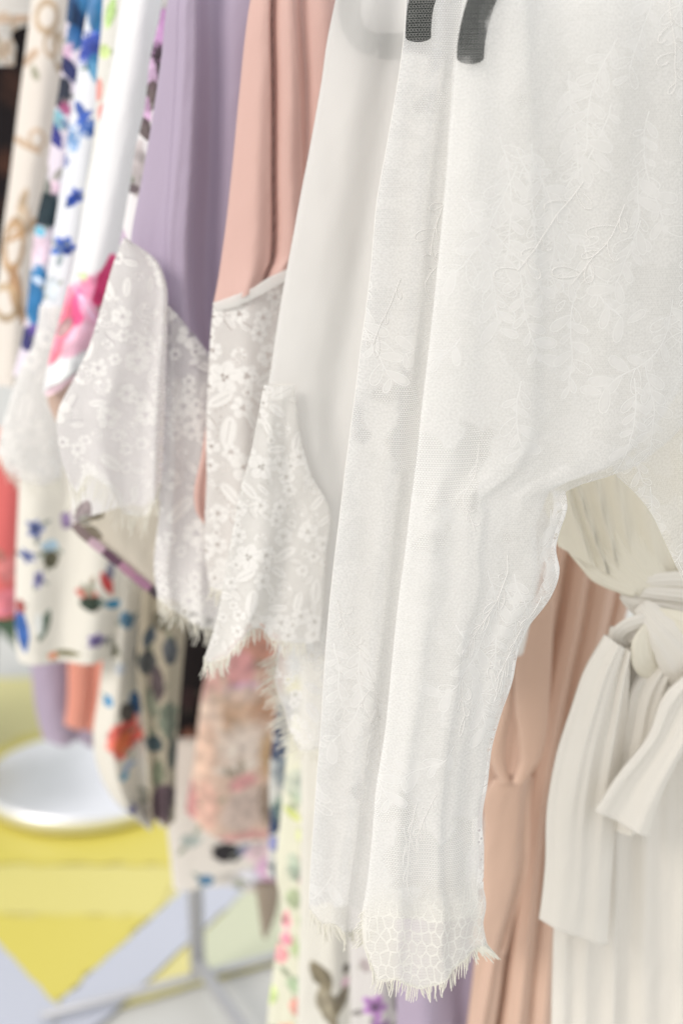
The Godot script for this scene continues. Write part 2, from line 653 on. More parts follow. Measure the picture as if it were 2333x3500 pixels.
func _ready() -> void:
	rng.seed = 41
	noise.seed = 7
	noise.frequency = 0.02
	noise.fractal_octaves = 3

	# ------------------------------------------------------------ camera, sky, light
	var lens := CameraAttributesPhysical.new()
	lens.frustum_focal_length = 33.33
	lens.frustum_focus_distance = 0.86
	lens.exposure_aperture = 2.7
	lens.frustum_near = 0.02
	lens.frustum_far = 400.0
	var cam := Camera3D.new()
	cam.name = "camera"
	cam.attributes = lens
	cam.fov = 39.6
	cam.near = 0.02
	cam.far = 400.0
	add_child(cam)
	cam.position = Vector3(0, 1.37, 0)
	cam.rotation_degrees = Vector3(-15, 0, 0)
	cam.current = true

	var sky_look := ProceduralSkyMaterial.new()
	sky_look.sky_top_color = Color(0.96, 0.97, 0.985)
	sky_look.sky_horizon_color = Color(0.94, 0.94, 0.94)
	sky_look.ground_bottom_color = Color(0.80, 0.79, 0.76)
	sky_look.ground_horizon_color = Color(0.86, 0.86, 0.84)
	sky_look.sun_angle_max = 1.0
	var sky := Sky.new()
	sky.sky_material = sky_look
	var env := Environment.new()
	env.background_mode = Environment.BG_SKY
	env.sky = sky
	env.background_energy_multiplier = 0.76
	env.tonemap_mode = Environment.TONE_MAPPER_LINEAR
	env.tonemap_exposure = 1.4
	env.sdfgi_enabled = true
	env.ssao_enabled = true
	env.ssil_enabled = true
	var world := WorldEnvironment.new()
	world.name = "world"
	world.environment = env
	add_child(world)

	var sun := DirectionalLight3D.new()
	sun.name = "sun"
	sun.light_energy = 0.42
	sun.light_angular_distance = 24.0
	sun.light_color = Color(1.0, 0.975, 0.945)
	sun.shadow_enabled = true
	add_child(sun)
	sun.look_at_from_position(Vector3.ZERO, Vector3(0.66, -0.6, -0.62))

	# ------------------------------------------------------------ materials
	var weave := NoiseTexture2D.new()
	weave.width = 256
	weave.height = 256
	weave.seamless = true
	var wn := FastNoiseLite.new()
	wn.frequency = 0.09
	wn.fractal_octaves = 3
	weave.noise = wn
	M.white_lace = lace(chantilly(), pc(222, 221, 219), 0.6)
	M.cuff_lace = lace(guipure(138.0), pc(224, 222, 219), 0.25)
	M.open_lace = lace(guipure(118.0), pc(224, 222, 219), 0.25)
	M.net_lace = lace(scallop_net(), pc(216, 214, 208))
	M.net_lace.texture_repeat = false
	M.lace_lining = cloth(pc(222, 221, 218), 0.9, 0.9)
	M.cord = cloth(pc(228, 226, 223), 0.7, 0.0)
	M.cuff_lining = cloth(pc(221, 218, 213), 0.9, 0.1)
	M.lilac_lining = cloth(pc(218, 213, 217), 0.9, 0.1)
	M.fringe = cloth(pc(220, 217, 206), 0.8, 0.2)
	M.ivory = with_weave(cloth(pc(226, 221, 212), 0.75, 0.25), weave, 60.0, 0.01)
	M.cream = with_weave(cloth(pc(225, 219, 203), 0.7, 0.25), weave, 60.0, 0.01)
	M.white_satin = with_weave(cloth(pc(224, 222, 219), 0.6, 0.4), weave, 60.0, 0.006)
	M.sheer_satin = cloth(Color(pc(224, 222, 219), 0.8), 0.6, 0.7, 0.0, "sheer_satin")
	M.sheer_satin.transparency = BaseMaterial3D.TRANSPARENCY_ALPHA
	M.peach = with_weave(cloth(pc(197, 163, 154), 0.45, 0.25, 0.1), weave, 60.0, 0.008)
	M.tan = with_weave(cloth(pc(196, 168, 151), 0.5, 0.1, 0.1), weave, 60.0, 0.008)
	M.lavender = with_weave(cloth(pc(163, 150, 169), 0.45, 0.2, 0.1), weave, 60.0, 0.008)
	M.salmon = cloth(pc(222, 150, 130), 0.5, 0.3)
	M.rose = cloth(pc(205, 105, 105), 0.6, 0.3)
	M.black = cloth(pc(30, 25, 26), 0.8, 0.0)
	M.velvet = cloth(pc(20, 27, 25), 0.95, 0.0, 0.6)
	M.chrome = StandardMaterial3D.new()
	M.chrome.albedo_color = Color(0.93, 0.94, 0.96)
	M.chrome.metallic = 1.0
	M.chrome.roughness = 0.3
	M.enamel = StandardMaterial3D.new()
	M.enamel.albedo_color = Color(0.95, 0.95, 0.96)
	M.enamel.metallic = 0.8
	M.enamel.roughness = 0.42
	M.rack = StandardMaterial3D.new()
	M.rack.albedo_color = Color(0.74, 0.74, 0.75)
	M.rack.metallic = 0.1
	M.rack.roughness = 0.35

	setting(weave)
	near_robes()
	middle_robes()
	far_robes()


# ---------------------------------------------------------------- floor, rack, base, plant
func floor_patch(floor_node: Node3D, called: String, p: Array, y: float, m: Material, ragged := 0.002) -> void:
	var flat := PackedVector2Array()
	for i in p.size():
		var a: Vector2 = p[i]
		var c: Vector2 = p[(i + 1) % p.size()]
		var n := clampi(int(a.distance_to(c) / 0.02), 1, 40)
		for k in n:
			flat.append(a.lerp(c, k / float(n)) + Vector2(rng.randf_range(-1, 1), rng.randf_range(-1, 1)) * ragged)
	var st := begin()
	var t := Geometry2D.triangulate_polygon(flat)
	for k in t:
		st.set_normal(Vector3.UP)
		st.set_uv(flat[k])
		st.add_vertex(Vector3(flat[k].x, y, flat[k].y))
	put(floor_node, called, st.commit(), m)


func paint(color: Color, rough: float, grain: Texture2D) -> StandardMaterial3D:
	var m := StandardMaterial3D.new()
	m.resource_name = "floor_paint"
	m.albedo_color = color
	m.roughness = rough
	m.cull_mode = BaseMaterial3D.CULL_DISABLED
	m.heightmap_enabled = true
	m.heightmap_texture = grain
	m.heightmap_scale = 0.02
	m.uv1_triplanar = true
	m.uv1_scale = Vector3.ONE * 3.0
	return m


func setting(grain: Texture2D) -> void:
	var ground := PlaneMesh.new()
	ground.size = Vector2(300, 300)
	var floor_node := put(self, "floor", ground, paint(pc(202, 201, 195, 1.0), 0.5, grain))
	floor_node.set_meta("kind", "structure")
	floor_node.set_meta("label", "pale floor painted with yellow and grey bands below the robes")
	var yellow := paint(pc(216, 202, 92, 1.0), 0.4, grain)
	var cream := paint(pc(222, 212, 140, 1.0), 0.4, grain)
	var lilac := paint(pc(194, 197, 208, 1.0), 0.4, grain)
	var lime := paint(pc(204, 207, 178, 1.0), 0.4, grain)
	floor_patch(floor_node, "floor_field", [Vector2(-1.6698, -3.4418), Vector2(0.1305, -3.4418), Vector2(0.0962, -2.439), Vector2(-0.0627, -2.1583), Vector2(-0.2337, -2.0747), Vector2(-0.4158, -1.9712), Vector2(-0.5509, -1.8961), Vector2(-0.9922, -1.8961)], 0.004, cream)
	floor_patch(floor_node, "painted_triangle", [Vector2(-0.7198, -2.2987), Vector2(-0.5351, -2.281), Vector2(-0.338, -2.281), Vector2(-0.4612, -2.0129)], 0.008, yellow, 0.008)
	floor_patch(floor_node, "floor_field", [Vector2(-0.8195, -2.9198), Vector2(-0.7384, -3.0854), Vector2(-0.4121, -3.0854), Vector2(-0.3136, -2.632), Vector2(-0.305, -2.4689), Vector2(-0.6904, -2.4689), Vector2(-0.7566, -2.632)], 0.008, yellow, 0.008)
	floor_patch(floor_node, "floor_field", [Vector2(-0.79, -2.4655), Vector2(-0.3004, -2.4655), Vector2(-0.3383, -2.2839), Vector2(-0.5357, -2.2839), Vector2(-0.7442, -2.3016)], 0.0064, paint(pc(220, 209, 124, 1.0), 0.4, grain), 0.006)  # paler yellow patch, in tone between the cream and the yellow
	floor_patch(floor_node, "painted_band", [Vector2(-0.4612, -2.0129), Vector2(-0.2868, -2.3906), Vector2(-0.2221, -2.4807), Vector2(-0.1211, -2.4807), Vector2(-0.2561, -2.2126), Vector2(-0.3572, -2.0082), Vector2(-0.3758, -1.9712), Vector2(-0.4352, -1.8855)], 0.008, lilac)
	floor_patch(floor_node, "painted_band", [Vector2(-0.7571, -2.4066), Vector2(-0.4612, -2.0129), Vector2(-0.4352, -1.8855), Vector2(-0.6947, -1.8855)], 0.0084, lilac)
	floor_patch(floor_node, "floor_field", [Vector2(-0.2406, -2.2266), Vector2(-0.1804, -2.3593), Vector2(-0.1211, -2.4807), Vector2(0.0976, -2.4807), Vector2(0.0914, -2.2987), Vector2(-0.1071, -2.1517), Vector2(-0.2273, -2.0835)], 0.008, lime)

	var rack := thing("garment_rack", "slim pale metal garment rack standing on the painted floor", "rack", Vector3(-0.237, 0, -2.07))
	var along := Vector3(0.425, 0, 0.905)
	var cross := Vector3(0.905, 0, -0.425)
	for w in [[0.0, "far"], [1.95, "near"]]:
		var o: Vector3 = along * w[0]
		var st := begin()
		tube(st, PackedVector3Array([o + Vector3(0, 0.03, 0), o + Vector3(0, 1.66, 0)]), even(2, 0.0125), 1.0, 20)
		put(rack, "upright", done(st), M.rack)
		st = begin()
		tube(st, PackedVector3Array([o - cross * 0.26 + Vector3(0, 0.022, 0), o + cross * 0.26 + Vector3(0, 0.022, 0)]), even(2, 0.007), 1.0, 16)
		put(rack, "foot", done(st), M.rack)
	var bar := begin()
	tube(bar, PackedVector3Array([Vector3(0, 1.66, 0) - along * 0.1, along * 2.05 + Vector3(0, 1.66, 0)]), even(2, 0.0125), 1.0, 20)
	put(rack, "rail", done(bar), M.rack)
	bar = begin()
	tube(bar, PackedVector3Array([Vector3(0, 0.05, 0), along * 1.95 + Vector3(0, 0.05, 0)]), even(2, 0.011), 1.0, 16)
	put(rack, "lower_rail", done(bar), M.rack)

	var plinth := thing("display_plinth", "low round plinth with white polished top and metal rim, standing on yellow floor paint", "plinth", Vector3(-0.545, 0.012, -2.78))
	put(plinth, "rim", lathe([Vector2(0.0, 0.0), Vector2(0.2, 0.0), Vector2(0.212, 0.006), Vector2(0.214, 0.03), Vector2(0.208, 0.04), Vector2(0.2, 0.043)]), M.enamel)
	put(plinth, "top", lathe([Vector2(0.2, 0.043), Vector2(0.17, 0.052), Vector2(0.12, 0.062), Vector2(0.06, 0.068), Vector2(0.0, 0.07)]), M.enamel)

	var plant := thing("potted_plant", "dark green leafy plant behind the coral robe at the edge", "plant", Vector3(-0.96, 0.012, -3.0))
	var clay := StandardMaterial3D.new()
	clay.albedo_color = Color(0.75, 0.74, 0.72)
	clay.roughness = 0.8
	put(plant, "pot", lathe([Vector2(0.0, 0.0), Vector2(0.11, 0.0), Vector2(0.15, 0.26), Vector2(0.16, 0.28), Vector2(0.145, 0.28), Vector2(0.13, 0.24), Vector2(0.0, 0.24)], 40), clay)
	var green := [cloth(Color(0.05, 0.13, 0.07).linear_to_srgb(), 0.4, 0.2), cloth(Color(0.03, 0.085, 0.05).linear_to_srgb(), 0.45, 0.2)]
	for k in 26:
		var a := k * 2.4
		var tip := Vector3(cos(a) * rng.randf_range(0.12, 0.26), rng.randf_range(0.26, 0.52), sin(a) * rng.randf_range(0.12, 0.26))
		var base := Vector3(cos(a) * 0.03, 0.24, sin(a) * 0.03)
		var st := begin()
		tube(st, smooth([base, base.lerp(tip, 0.5) + Vector3(0, 0.08, 0), tip], 5), even(11, 0.0035), 1.0, 6)
		var stem := put(plant, "stem", done(st), green[1])
		var out := Vector3(cos(a), -0.45, sin(a)).normalized()
		var wide := Vector3(-sin(a), 0, cos(a))
		st = begin()
		var size := rng.randf_range(0.18, 0.26)
		for j in 8:
			for s in [-1.0, 1.0]:
				var q := []
				for t in [j / 8.0, (j + 1) / 8.0]:
					var spine: Vector3 = tip + out * size * t + Vector3(0, 0.05 * sin(t * PI) - 0.06 * t * t, 0)
					q.append(spine)
					q.append(spine + wide * s * 0.3 * size * sin(PI * pow(t, 0.75)) + Vector3(0, 0.02 * sin(t * PI), 0))
				for v in ([0, 1, 2, 1, 3, 2] if s > 0 else [0, 2, 1, 1, 2, 3]):
					st.add_vertex(q[v])
		put(stem, "leaf", done(st), green[k % 2])


# ---------------------------------------------------------------- hangers
func hanger(label: String, key: String, back: float, arm: Array, peak: Vector2, loop := false) -> void:
	# arm: from the outer end up to the neck, in metres on the robe's own plane; the other arm mirrors it
	var h := thing("clothes_hanger", label, "hanger", Vector3(0, 0, -AWAY[key]), TURN, "velvet hangers on the rail")
	for side in [1.0, -1.0]:
		var p := []
		for q in arm:
			p.append(Vector3(q.x if side > 0 else 2.0 * peak.x - q.x, q.y, back))
		p.append(Vector3(peak.x, peak.y, back))
		var c := smooth(p, 8)
		var w := even(c.size(), 0.0078)
		w[0] = 0.002
		w[1] = 0.0054
		w[2] = 0.007
		var st := begin()
		tube(st, c, w, 0.24, 18, true, Vector3(1, 0.4, 0))
		put(h, "arm", done(st), M.velvet)
	if loop:
		var st := begin()
		var a: Vector2 = arm[0]
		tube(st, PackedVector3Array([Vector3(a.x, a.y, back), Vector3(2.0 * peak.x - a.x, a.y, back)]), even(2, 0.0088), 0.36, 18, true, Vector3(0, 1, 0))
		put(h, "trouser_bar", done(st), M.velvet)
	var hook := []
	for k in 12:
		var t := PI * 1.25 * k / 11.0
		hook.append(Vector3(peak.x + 0.022 * cos(t), 1.655 + 0.022 * sin(t), back))
	hook = [Vector3(peak.x, peak.y - 0.005, back), Vector3(peak.x + 0.005, lerpf(peak.y, 1.64, 0.6), back)] + hook
	var line := smooth(hook, 4)
	var st := begin()
	tube(st, line, even(line.size(), 0.0017), 1.0, 10)
	put(h, "hook", done(st), M.rack)


# ---------------------------------------------------------------- the robes, nearest first
func near_robes() -> void:
	# lace robe in focus
	var r := robe("lace_robe", "sheer white lace robe in front, with a long open sleeve and fringed hem", "lace_a")
	var sl := shape(
		[Vector2(0.067, 1.4516), Vector2(0.0621, 1.4046), Vector2(0.06, 1.3632), Vector2(0.0544, 1.2868), Vector2(0.0455, 1.1992), Vector2(0.0341, 1.0933), Vector2(0.0256, 1.0037), Vector2(0.0214, 0.9764), Vector2(0.0189, 0.9426), Vector2(0.0162, 0.9117), Vector2(0.0127, 0.8842), Vector2(0.0139, 0.8704)],
		[Vector2(0.2176, 1.4548), Vector2(0.2231, 1.3458), Vector2(0.2193, 1.2446), Vector2(0.1952, 1.1846), Vector2(0.1693, 1.1707), Vector2(0.1515, 1.1662), Vector2(0.1368, 1.1605), Vector2(0.1388, 1.1517), Vector2(0.135, 1.1375), Vector2(0.1325, 1.1247), Vector2(0.1352, 1.1118), Vector2(0.1285, 1.0922), Vector2(0.1167, 1.0762), Vector2(0.1101, 1.0582), Vector2(0.1078, 1.0426), Vector2(0.1011, 1.0201), Vector2(0.0956, 0.9971), Vector2(0.0937, 0.9736), Vector2(0.0909, 0.9498), Vector2(0.0927, 0.9252), Vector2(0.0917, 0.9068), Vector2(0.0946, 0.8878), Vector2(0.0931, 0.8754), Vector2(0.0962, 0.8597)],
		{"nu": 90, "nv": 150, "bulge": 0.010, "crumple": 0.003, "seed": 1, "hem_reach": 0.06,
		"folds": [[0.05, 0.25, 0.07, 0.002, 0.003], [0.2, 0.62, 0.09, 0.003, 0.004, 2.5], [0.33, 0.9, 0.08, -0.003, -0.003], [0.55, 0.75, 0.1, 0.003, 0.001], [0.8, 0.8, 0.08, 0.003, 0.0]],
		"hem": [Vector2(0, 0), Vector2(0.0525, 0.0119), Vector2(0.102, 0.0239), Vector2(0.1647, 0.0221), Vector2(0.2342, 0.0183), Vector2(0.3225, 0.0228), Vector2(0.4217, 0.0254), Vector2(0.5343, 0.0216), Vector2(0.615, 0.0172), Vector2(0.7552, 0.0079), Vector2(0.868, 0.0022), Vector2(1, 0)]})
	sheet(r, "sleeve", sl, M.white_lace, null, 0.25, true)
	var under := shape(
		[Vector2(0.0721, 1.4531), Vector2(0.0675, 1.4052), Vector2(0.0651, 1.3631), Vector2(0.0588, 1.2853), Vector2(0.0498, 1.1961), Vector2(0.0382, 1.0883), Vector2(0.0296, 0.9971), Vector2(0.0254, 0.9693), Vector2(0.0227, 0.9349), Vector2(0.0203, 0.9034), Vector2(0.0179, 0.8841)],
		[Vector2(0.2352, 1.4565), Vector2(0.2439, 1.3453), Vector2(0.2234, 1.2425), Vector2(0.1899, 1.1872), Vector2(0.1653, 1.1693), Vector2(0.1403, 1.1618), Vector2(0.1283, 1.1465), Vector2(0.126, 1.1104), Vector2(0.1235, 1.088), Vector2(0.1167, 1.0684), Vector2(0.111, 1.0515), Vector2(0.1086, 1.0371), Vector2(0.103, 1.0141), Vector2(0.0979, 0.9907), Vector2(0.0951, 0.9668), Vector2(0.0928, 0.9426), Vector2(0.0941, 0.9176), Vector2(0.0941, 0.8702)],
		{"nu": 60, "nv": 90, "bulge": 0.004, "crumple": 0.003, "seed": 1, "dn": -0.014,
		"folds": [[0.05, 0.25, 0.07, 0.002, 0.003], [0.2, 0.62, 0.09, 0.003, 0.004, 2.5], [0.33, 0.9, 0.08, -0.003, -0.003], [0.55, 0.75, 0.1, 0.003, 0.001], [0.8, 0.8, 0.08, 0.003, 0.0]]})
	sheet(r, "sleeve_back", under, M.lace_lining)
	cords(r, sl, M.cord, 12, Rect2(0.03, 0.02, 0.94, 0.95))
	edging(r, "edge_cord", sl, M.cord, "right", 0.52, 1.0, 0.0004)
	edging(r, "hem_cord", sl, M.cord, "hem", 0.0, 1.0, 0.0007)
	var trim := shape(
		[Vector2(0.1279, 1.1628), Vector2(0.1294, 1.153), Vector2(0.1255, 1.1389), Vector2(0.1233, 1.1262), Vector2(0.126, 1.1134), Vector2(0.1195, 1.0949), Vector2(0.1078, 1.079), Vector2(0.1017, 1.0614), Vector2(0.0994, 1.0457), Vector2(0.0933, 1.0232), Vector2(0.0877, 1.0004), Vector2(0.0861, 0.977), Vector2(0.0833, 0.9533), Vector2(0.0848, 0.9277), Vector2(0.0845, 0.9032)],
		[Vector2(0.1359, 1.1623), Vector2(0.1379, 1.1525), Vector2(0.1341, 1.1384), Vector2(0.1316, 1.1257), Vector2(0.1344, 1.1128), Vector2(0.1276, 1.0933), Vector2(0.1159, 1.0773), Vector2(0.1093, 1.0594), Vector2(0.107, 1.0439), Vector2(0.1004, 1.0214), Vector2(0.0948, 0.9985), Vector2(0.0929, 0.9751), Vector2(0.0902, 0.9514), Vector2(0.092, 0.9269), Vector2(0.0921, 0.9023)],
		{"nu": 16, "nv": 90, "bulge": 0.001, "crumple": 0.002, "dn": 0.003, "seed": 1})
	sheet(r, "lace_edging", trim, M.cuff_lace, null, 0.14, true)
	var border := shape(
		[Vector2(0.0168, 0.9236), Vector2(0.0154, 0.9138), Vector2(0.0119, 0.8864), Vector2(0.0131, 0.8726)],
		[Vector2(0.0907, 0.9151), Vector2(0.0906, 0.9089), Vector2(0.0934, 0.8899), Vector2(0.092, 0.8776), Vector2(0.095, 0.862)],
		{"nu": 60, "nv": 30, "bulge": 0.012, "crumple": 0.002, "seed": 1, "hem_reach": 0.75, "dn": 0.0035,
		"folds": [[0.25, 0.25, 0.07, 0.003, 0.003], [0.6, 0.62, 0.09, 0.004, 0.004, 2.5], [0.9, 0.9, 0.08, -0.003, -0.003]],
		"hem": [Vector2(0, 0), Vector2(0.0525, 0.0119), Vector2(0.102, 0.0238), Vector2(0.1647, 0.022), Vector2(0.2342, 0.0182), Vector2(0.3225, 0.0227), Vector2(0.4217, 0.0253), Vector2(0.5343, 0.0215), Vector2(0.615, 0.0171), Vector2(0.7552, 0.0079), Vector2(0.868, 0.0022), Vector2(1, 0)]})
	sheet(r, "lace_border", border, M.net_lace, null, 0.0, true)
	fringe(r, border, M.fringe, "hem", 0.0, 0.86, 62, 0.0085, -0.05)
	fringe(r, border, M.fringe, "hem", 0.86, 1.0, 22, 0.011, 0.9)
	fringe(r, border, M.fringe, "left", 0.55, 1.0, 14, 0.007, -0.5)
	var fp := shape(
		[Vector2(0.155, 1.4558), Vector2(0.1606, 1.3702), Vector2(0.1685, 1.269), Vector2(0.1747, 1.1886), Vector2(0.1777, 1.1636), Vector2(0.1874, 1.1552), Vector2(0.1991, 1.1428), Vector2(0.2129, 1.1192), Vector2(0.225, 1.0981), Vector2(0.2532, 1.0577)],
		[Vector2(0.2676, 1.4582), Vector2(0.2845, 1.2662), Vector2(0.3031, 1.054)],
		{"nu": 40, "nv": 60, "bulge": 0.006, "dn": -0.024, "crumple": 0.005, "seed": 2, "waves": [[1.6, 0.003, 0.005, 0.1, 0.2]]})
	sheet(r, "front_panel", fp, M.white_lace, null, 0.25, true)
	cords(r, fp, M.cord, 6, Rect2(0.02, 0.02, 0.96, 0.96))

	hanger("black velvet hanger inside the front lace robe, its end showing through the net", "lace_a", -0.005,
		[Vector2(0.0735, 1.4056), Vector2(0.0737, 1.416), Vector2(0.0763, 1.4296), Vector2(0.0818, 1.4453), Vector2(0.0939, 1.4698), Vector2(0.115, 1.4965)], [Vector2(0.1518, 1.5237)][0])

	# second lace robe just behind
	r = robe("lace_robe", "narrower white lace sleeve hanging just behind the front lace robe", "lace_b")
	var sb := shape(
		[Vector2(0.0389, 1.4586), Vector2(0.0382, 1.4296), Vector2(0.0346, 1.4001), Vector2(0.0283, 1.3626), Vector2(0.0226, 1.3321), Vector2(0.018, 1.2826), Vector2(0.0116, 1.2318), Vector2(0.0034, 1.1684), Vector2(-0.0051, 1.0999), Vector2(-0.0107, 1.0408), Vector2(-0.0147, 0.9797), Vector2(-0.0189, 0.9166), Vector2(-0.0218, 0.8745), Vector2(-0.0225, 0.8546)],
		[Vector2(0.1206, 1.4603), Vector2(0.1175, 1.3957), Vector2(0.1142, 1.3312), Vector2(0.1059, 1.237), Vector2(0.0964, 1.1639), Vector2(0.0812, 1.0642), Vector2(0.0588, 0.9729), Vector2(0.0385, 0.8939), Vector2(0.0271, 0.8502)],
		{"nu": 60, "nv": 100, "bulge": 0.014, "crumple": 0.004, "seed": 3, "hem_reach": 0.08,
		"folds": [[0.25, 0.42, 0.12, 0.003, 0.006, 3.0], [0.55, 0.75, 0.12, 0.003, 0.004]],
		"hem": [Vector2(0, 0), Vector2(0.1523, 0.007), Vector2(0.3368, 0.0053), Vector2(0.4911, 0.0109), Vector2(0.646, 0.0085), Vector2(0.8018, 0.0122), Vector2(1, 0)]})
	sheet(r, "sleeve", sb, M.white_lace, M.lace_lining, 0.25)
	cords(r, sb, M.cord, 6, Rect2(0.01, 0.04, 0.6, 0.94))
	edging(r, "edge_cord", sb, M.cord, "left", 0.02, 1.0, 0.0003)
	fringe(r, sb, M.fringe, "hem", 0.0, 1.0, 60, 0.01, 0.05)
	hanger("black velvet hanger whose end pokes at the shoulder of the second lace robe", "lace_b", -0.001,
		[Vector2(0.0468, 1.4209), Vector2(0.0467, 1.4297), Vector2(0.0481, 1.4419), Vector2(0.0527, 1.454), Vector2(0.0638, 1.4782), Vector2(0.087, 1.5048)], [Vector2(0.1313, 1.5321)][0])

	ivory_robe()

	# white satin robe with lace cuff
	r = robe("satin_robe", "white satin robe with fringed lace cuff, between the second lace robe and the peach one", "satin")
	var ws := shape(
		[Vector2(-0.0006, 1.4723), Vector2(-0.0054, 1.45), Vector2(-0.0097, 1.4303), Vector2(-0.0146, 1.399), Vector2(-0.019, 1.376), Vector2(-0.0291, 1.3263), Vector2(-0.0382, 1.2815), Vector2(-0.0451, 1.245), Vector2(-0.0515, 1.2047), Vector2(-0.055, 1.1796), Vector2(-0.0466, 1.1374), Vector2(-0.031, 1.0737), Vector2(-0.0216, 0.987)],
		[Vector2(0.1984, 1.4764), Vector2(0.2041, 1.3702), Vector2(0.197, 1.2452), Vector2(0.1748, 1.1268), Vector2(0.1453, 0.9739)],
		{"nu": 70, "nv": 90, "bulge": 0.016, "crumple": 0.004, "seed": 4,
		"folds": [[0.1, 0.12, 0.06, 0.005, 0.002, 1.0], [0.22, 0.2, 0.05, -0.004, -0.006], [0.35, 0.4, 0.1, 0.005, 0.008]]})
	sheet(r, "sleeve", ws, M.sheer_satin, M.white_satin)
	var cuff := shape(
		[Vector2(-0.0598, 1.1977), Vector2(-0.0645, 1.1743), Vector2(-0.0699, 1.1493), Vector2(-0.0765, 1.1274), Vector2(-0.0827, 1.0988), Vector2(-0.089, 1.0665), Vector2(-0.0954, 1.0338), Vector2(-0.102, 1.0108), Vector2(-0.1071, 0.997)],
		[Vector2(-0.0381, 1.1969), Vector2(-0.034, 1.1604), Vector2(-0.0247, 1.128), Vector2(-0.0146, 1.1096), Vector2(-0.016, 1.0685), Vector2(-0.0187, 1.0284), Vector2(-0.0204, 1.0046)],
		{"nu": 50, "nv": 70, "bulge": 0.003, "dn": 0.020, "crumple": 0.003, "seed": 5, "hem_reach": 0.25,
		"folds": [[0.3, 0.3, 0.14, 0.0, 0.008], [0.75, 0.5, 0.12, 0.0, -0.006]],
		"hem": [Vector2(0, 0), Vector2(0.0318, 0.0052), Vector2(0.1775, 0.0005), Vector2(0.2918, -0.0121), Vector2(0.3823, -0.0189), Vector2(0.4935, -0.0164), Vector2(0.5703, -0.0061), Vector2(0.6414, -0.0044), Vector2(0.8293, 0.001), Vector2(1, 0)]})
	sheet(r, "lace_cuff", cuff, M.cuff_lace, M.cuff_lining, 0.12)
	fringe(r, cuff, M.fringe, "hem", 0.0, 0.8, 70, 0.010, -0.1)
	var cuff2 := shape(
		[Vector2(-0.048, 1.0237), Vector2(-0.0486, 0.9996), Vector2(-0.0504, 0.9822), Vector2(-0.0519, 0.9704), Vector2(-0.0501, 0.9575), Vector2(-0.0452, 0.9432), Vector2(-0.0423, 0.9289), Vector2(-0.0343, 0.9101)],
		[Vector2(-0.0081, 1.0209), Vector2(-0.0065, 0.9681), Vector2(-0.0083, 0.9142)],
		{"nu": 40, "nv": 40, "bulge": 0.010, "dn": 0.0, "crumple": 0.003, "seed": 6, "hem_reach": 0.2})
	sheet(r, "lace_cuff", cuff2, M.open_lace, null, 0.12, true)
	fringe(r, cuff2, M.fringe, "left", 0.3, 1.0, 60, 0.012, -0.25)
	fringe(r, cuff2, M.fringe, "hem", 0.0, 1.0, 24, 0.010, -0.2)
	hanger("black velvet hanger with trouser bar seen as a grey shape through white satin", "satin", 0.0,
		[Vector2(0.0262, 1.4262), Vector2(0.0134, 1.4312), Vector2(0.0067, 1.4429), Vector2(0.0066, 1.4586), Vector2(0.0168, 1.4892), Vector2(0.0497, 1.5174)], [Vector2(0.1192, 1.5496)][0], true)

	tan_robe()


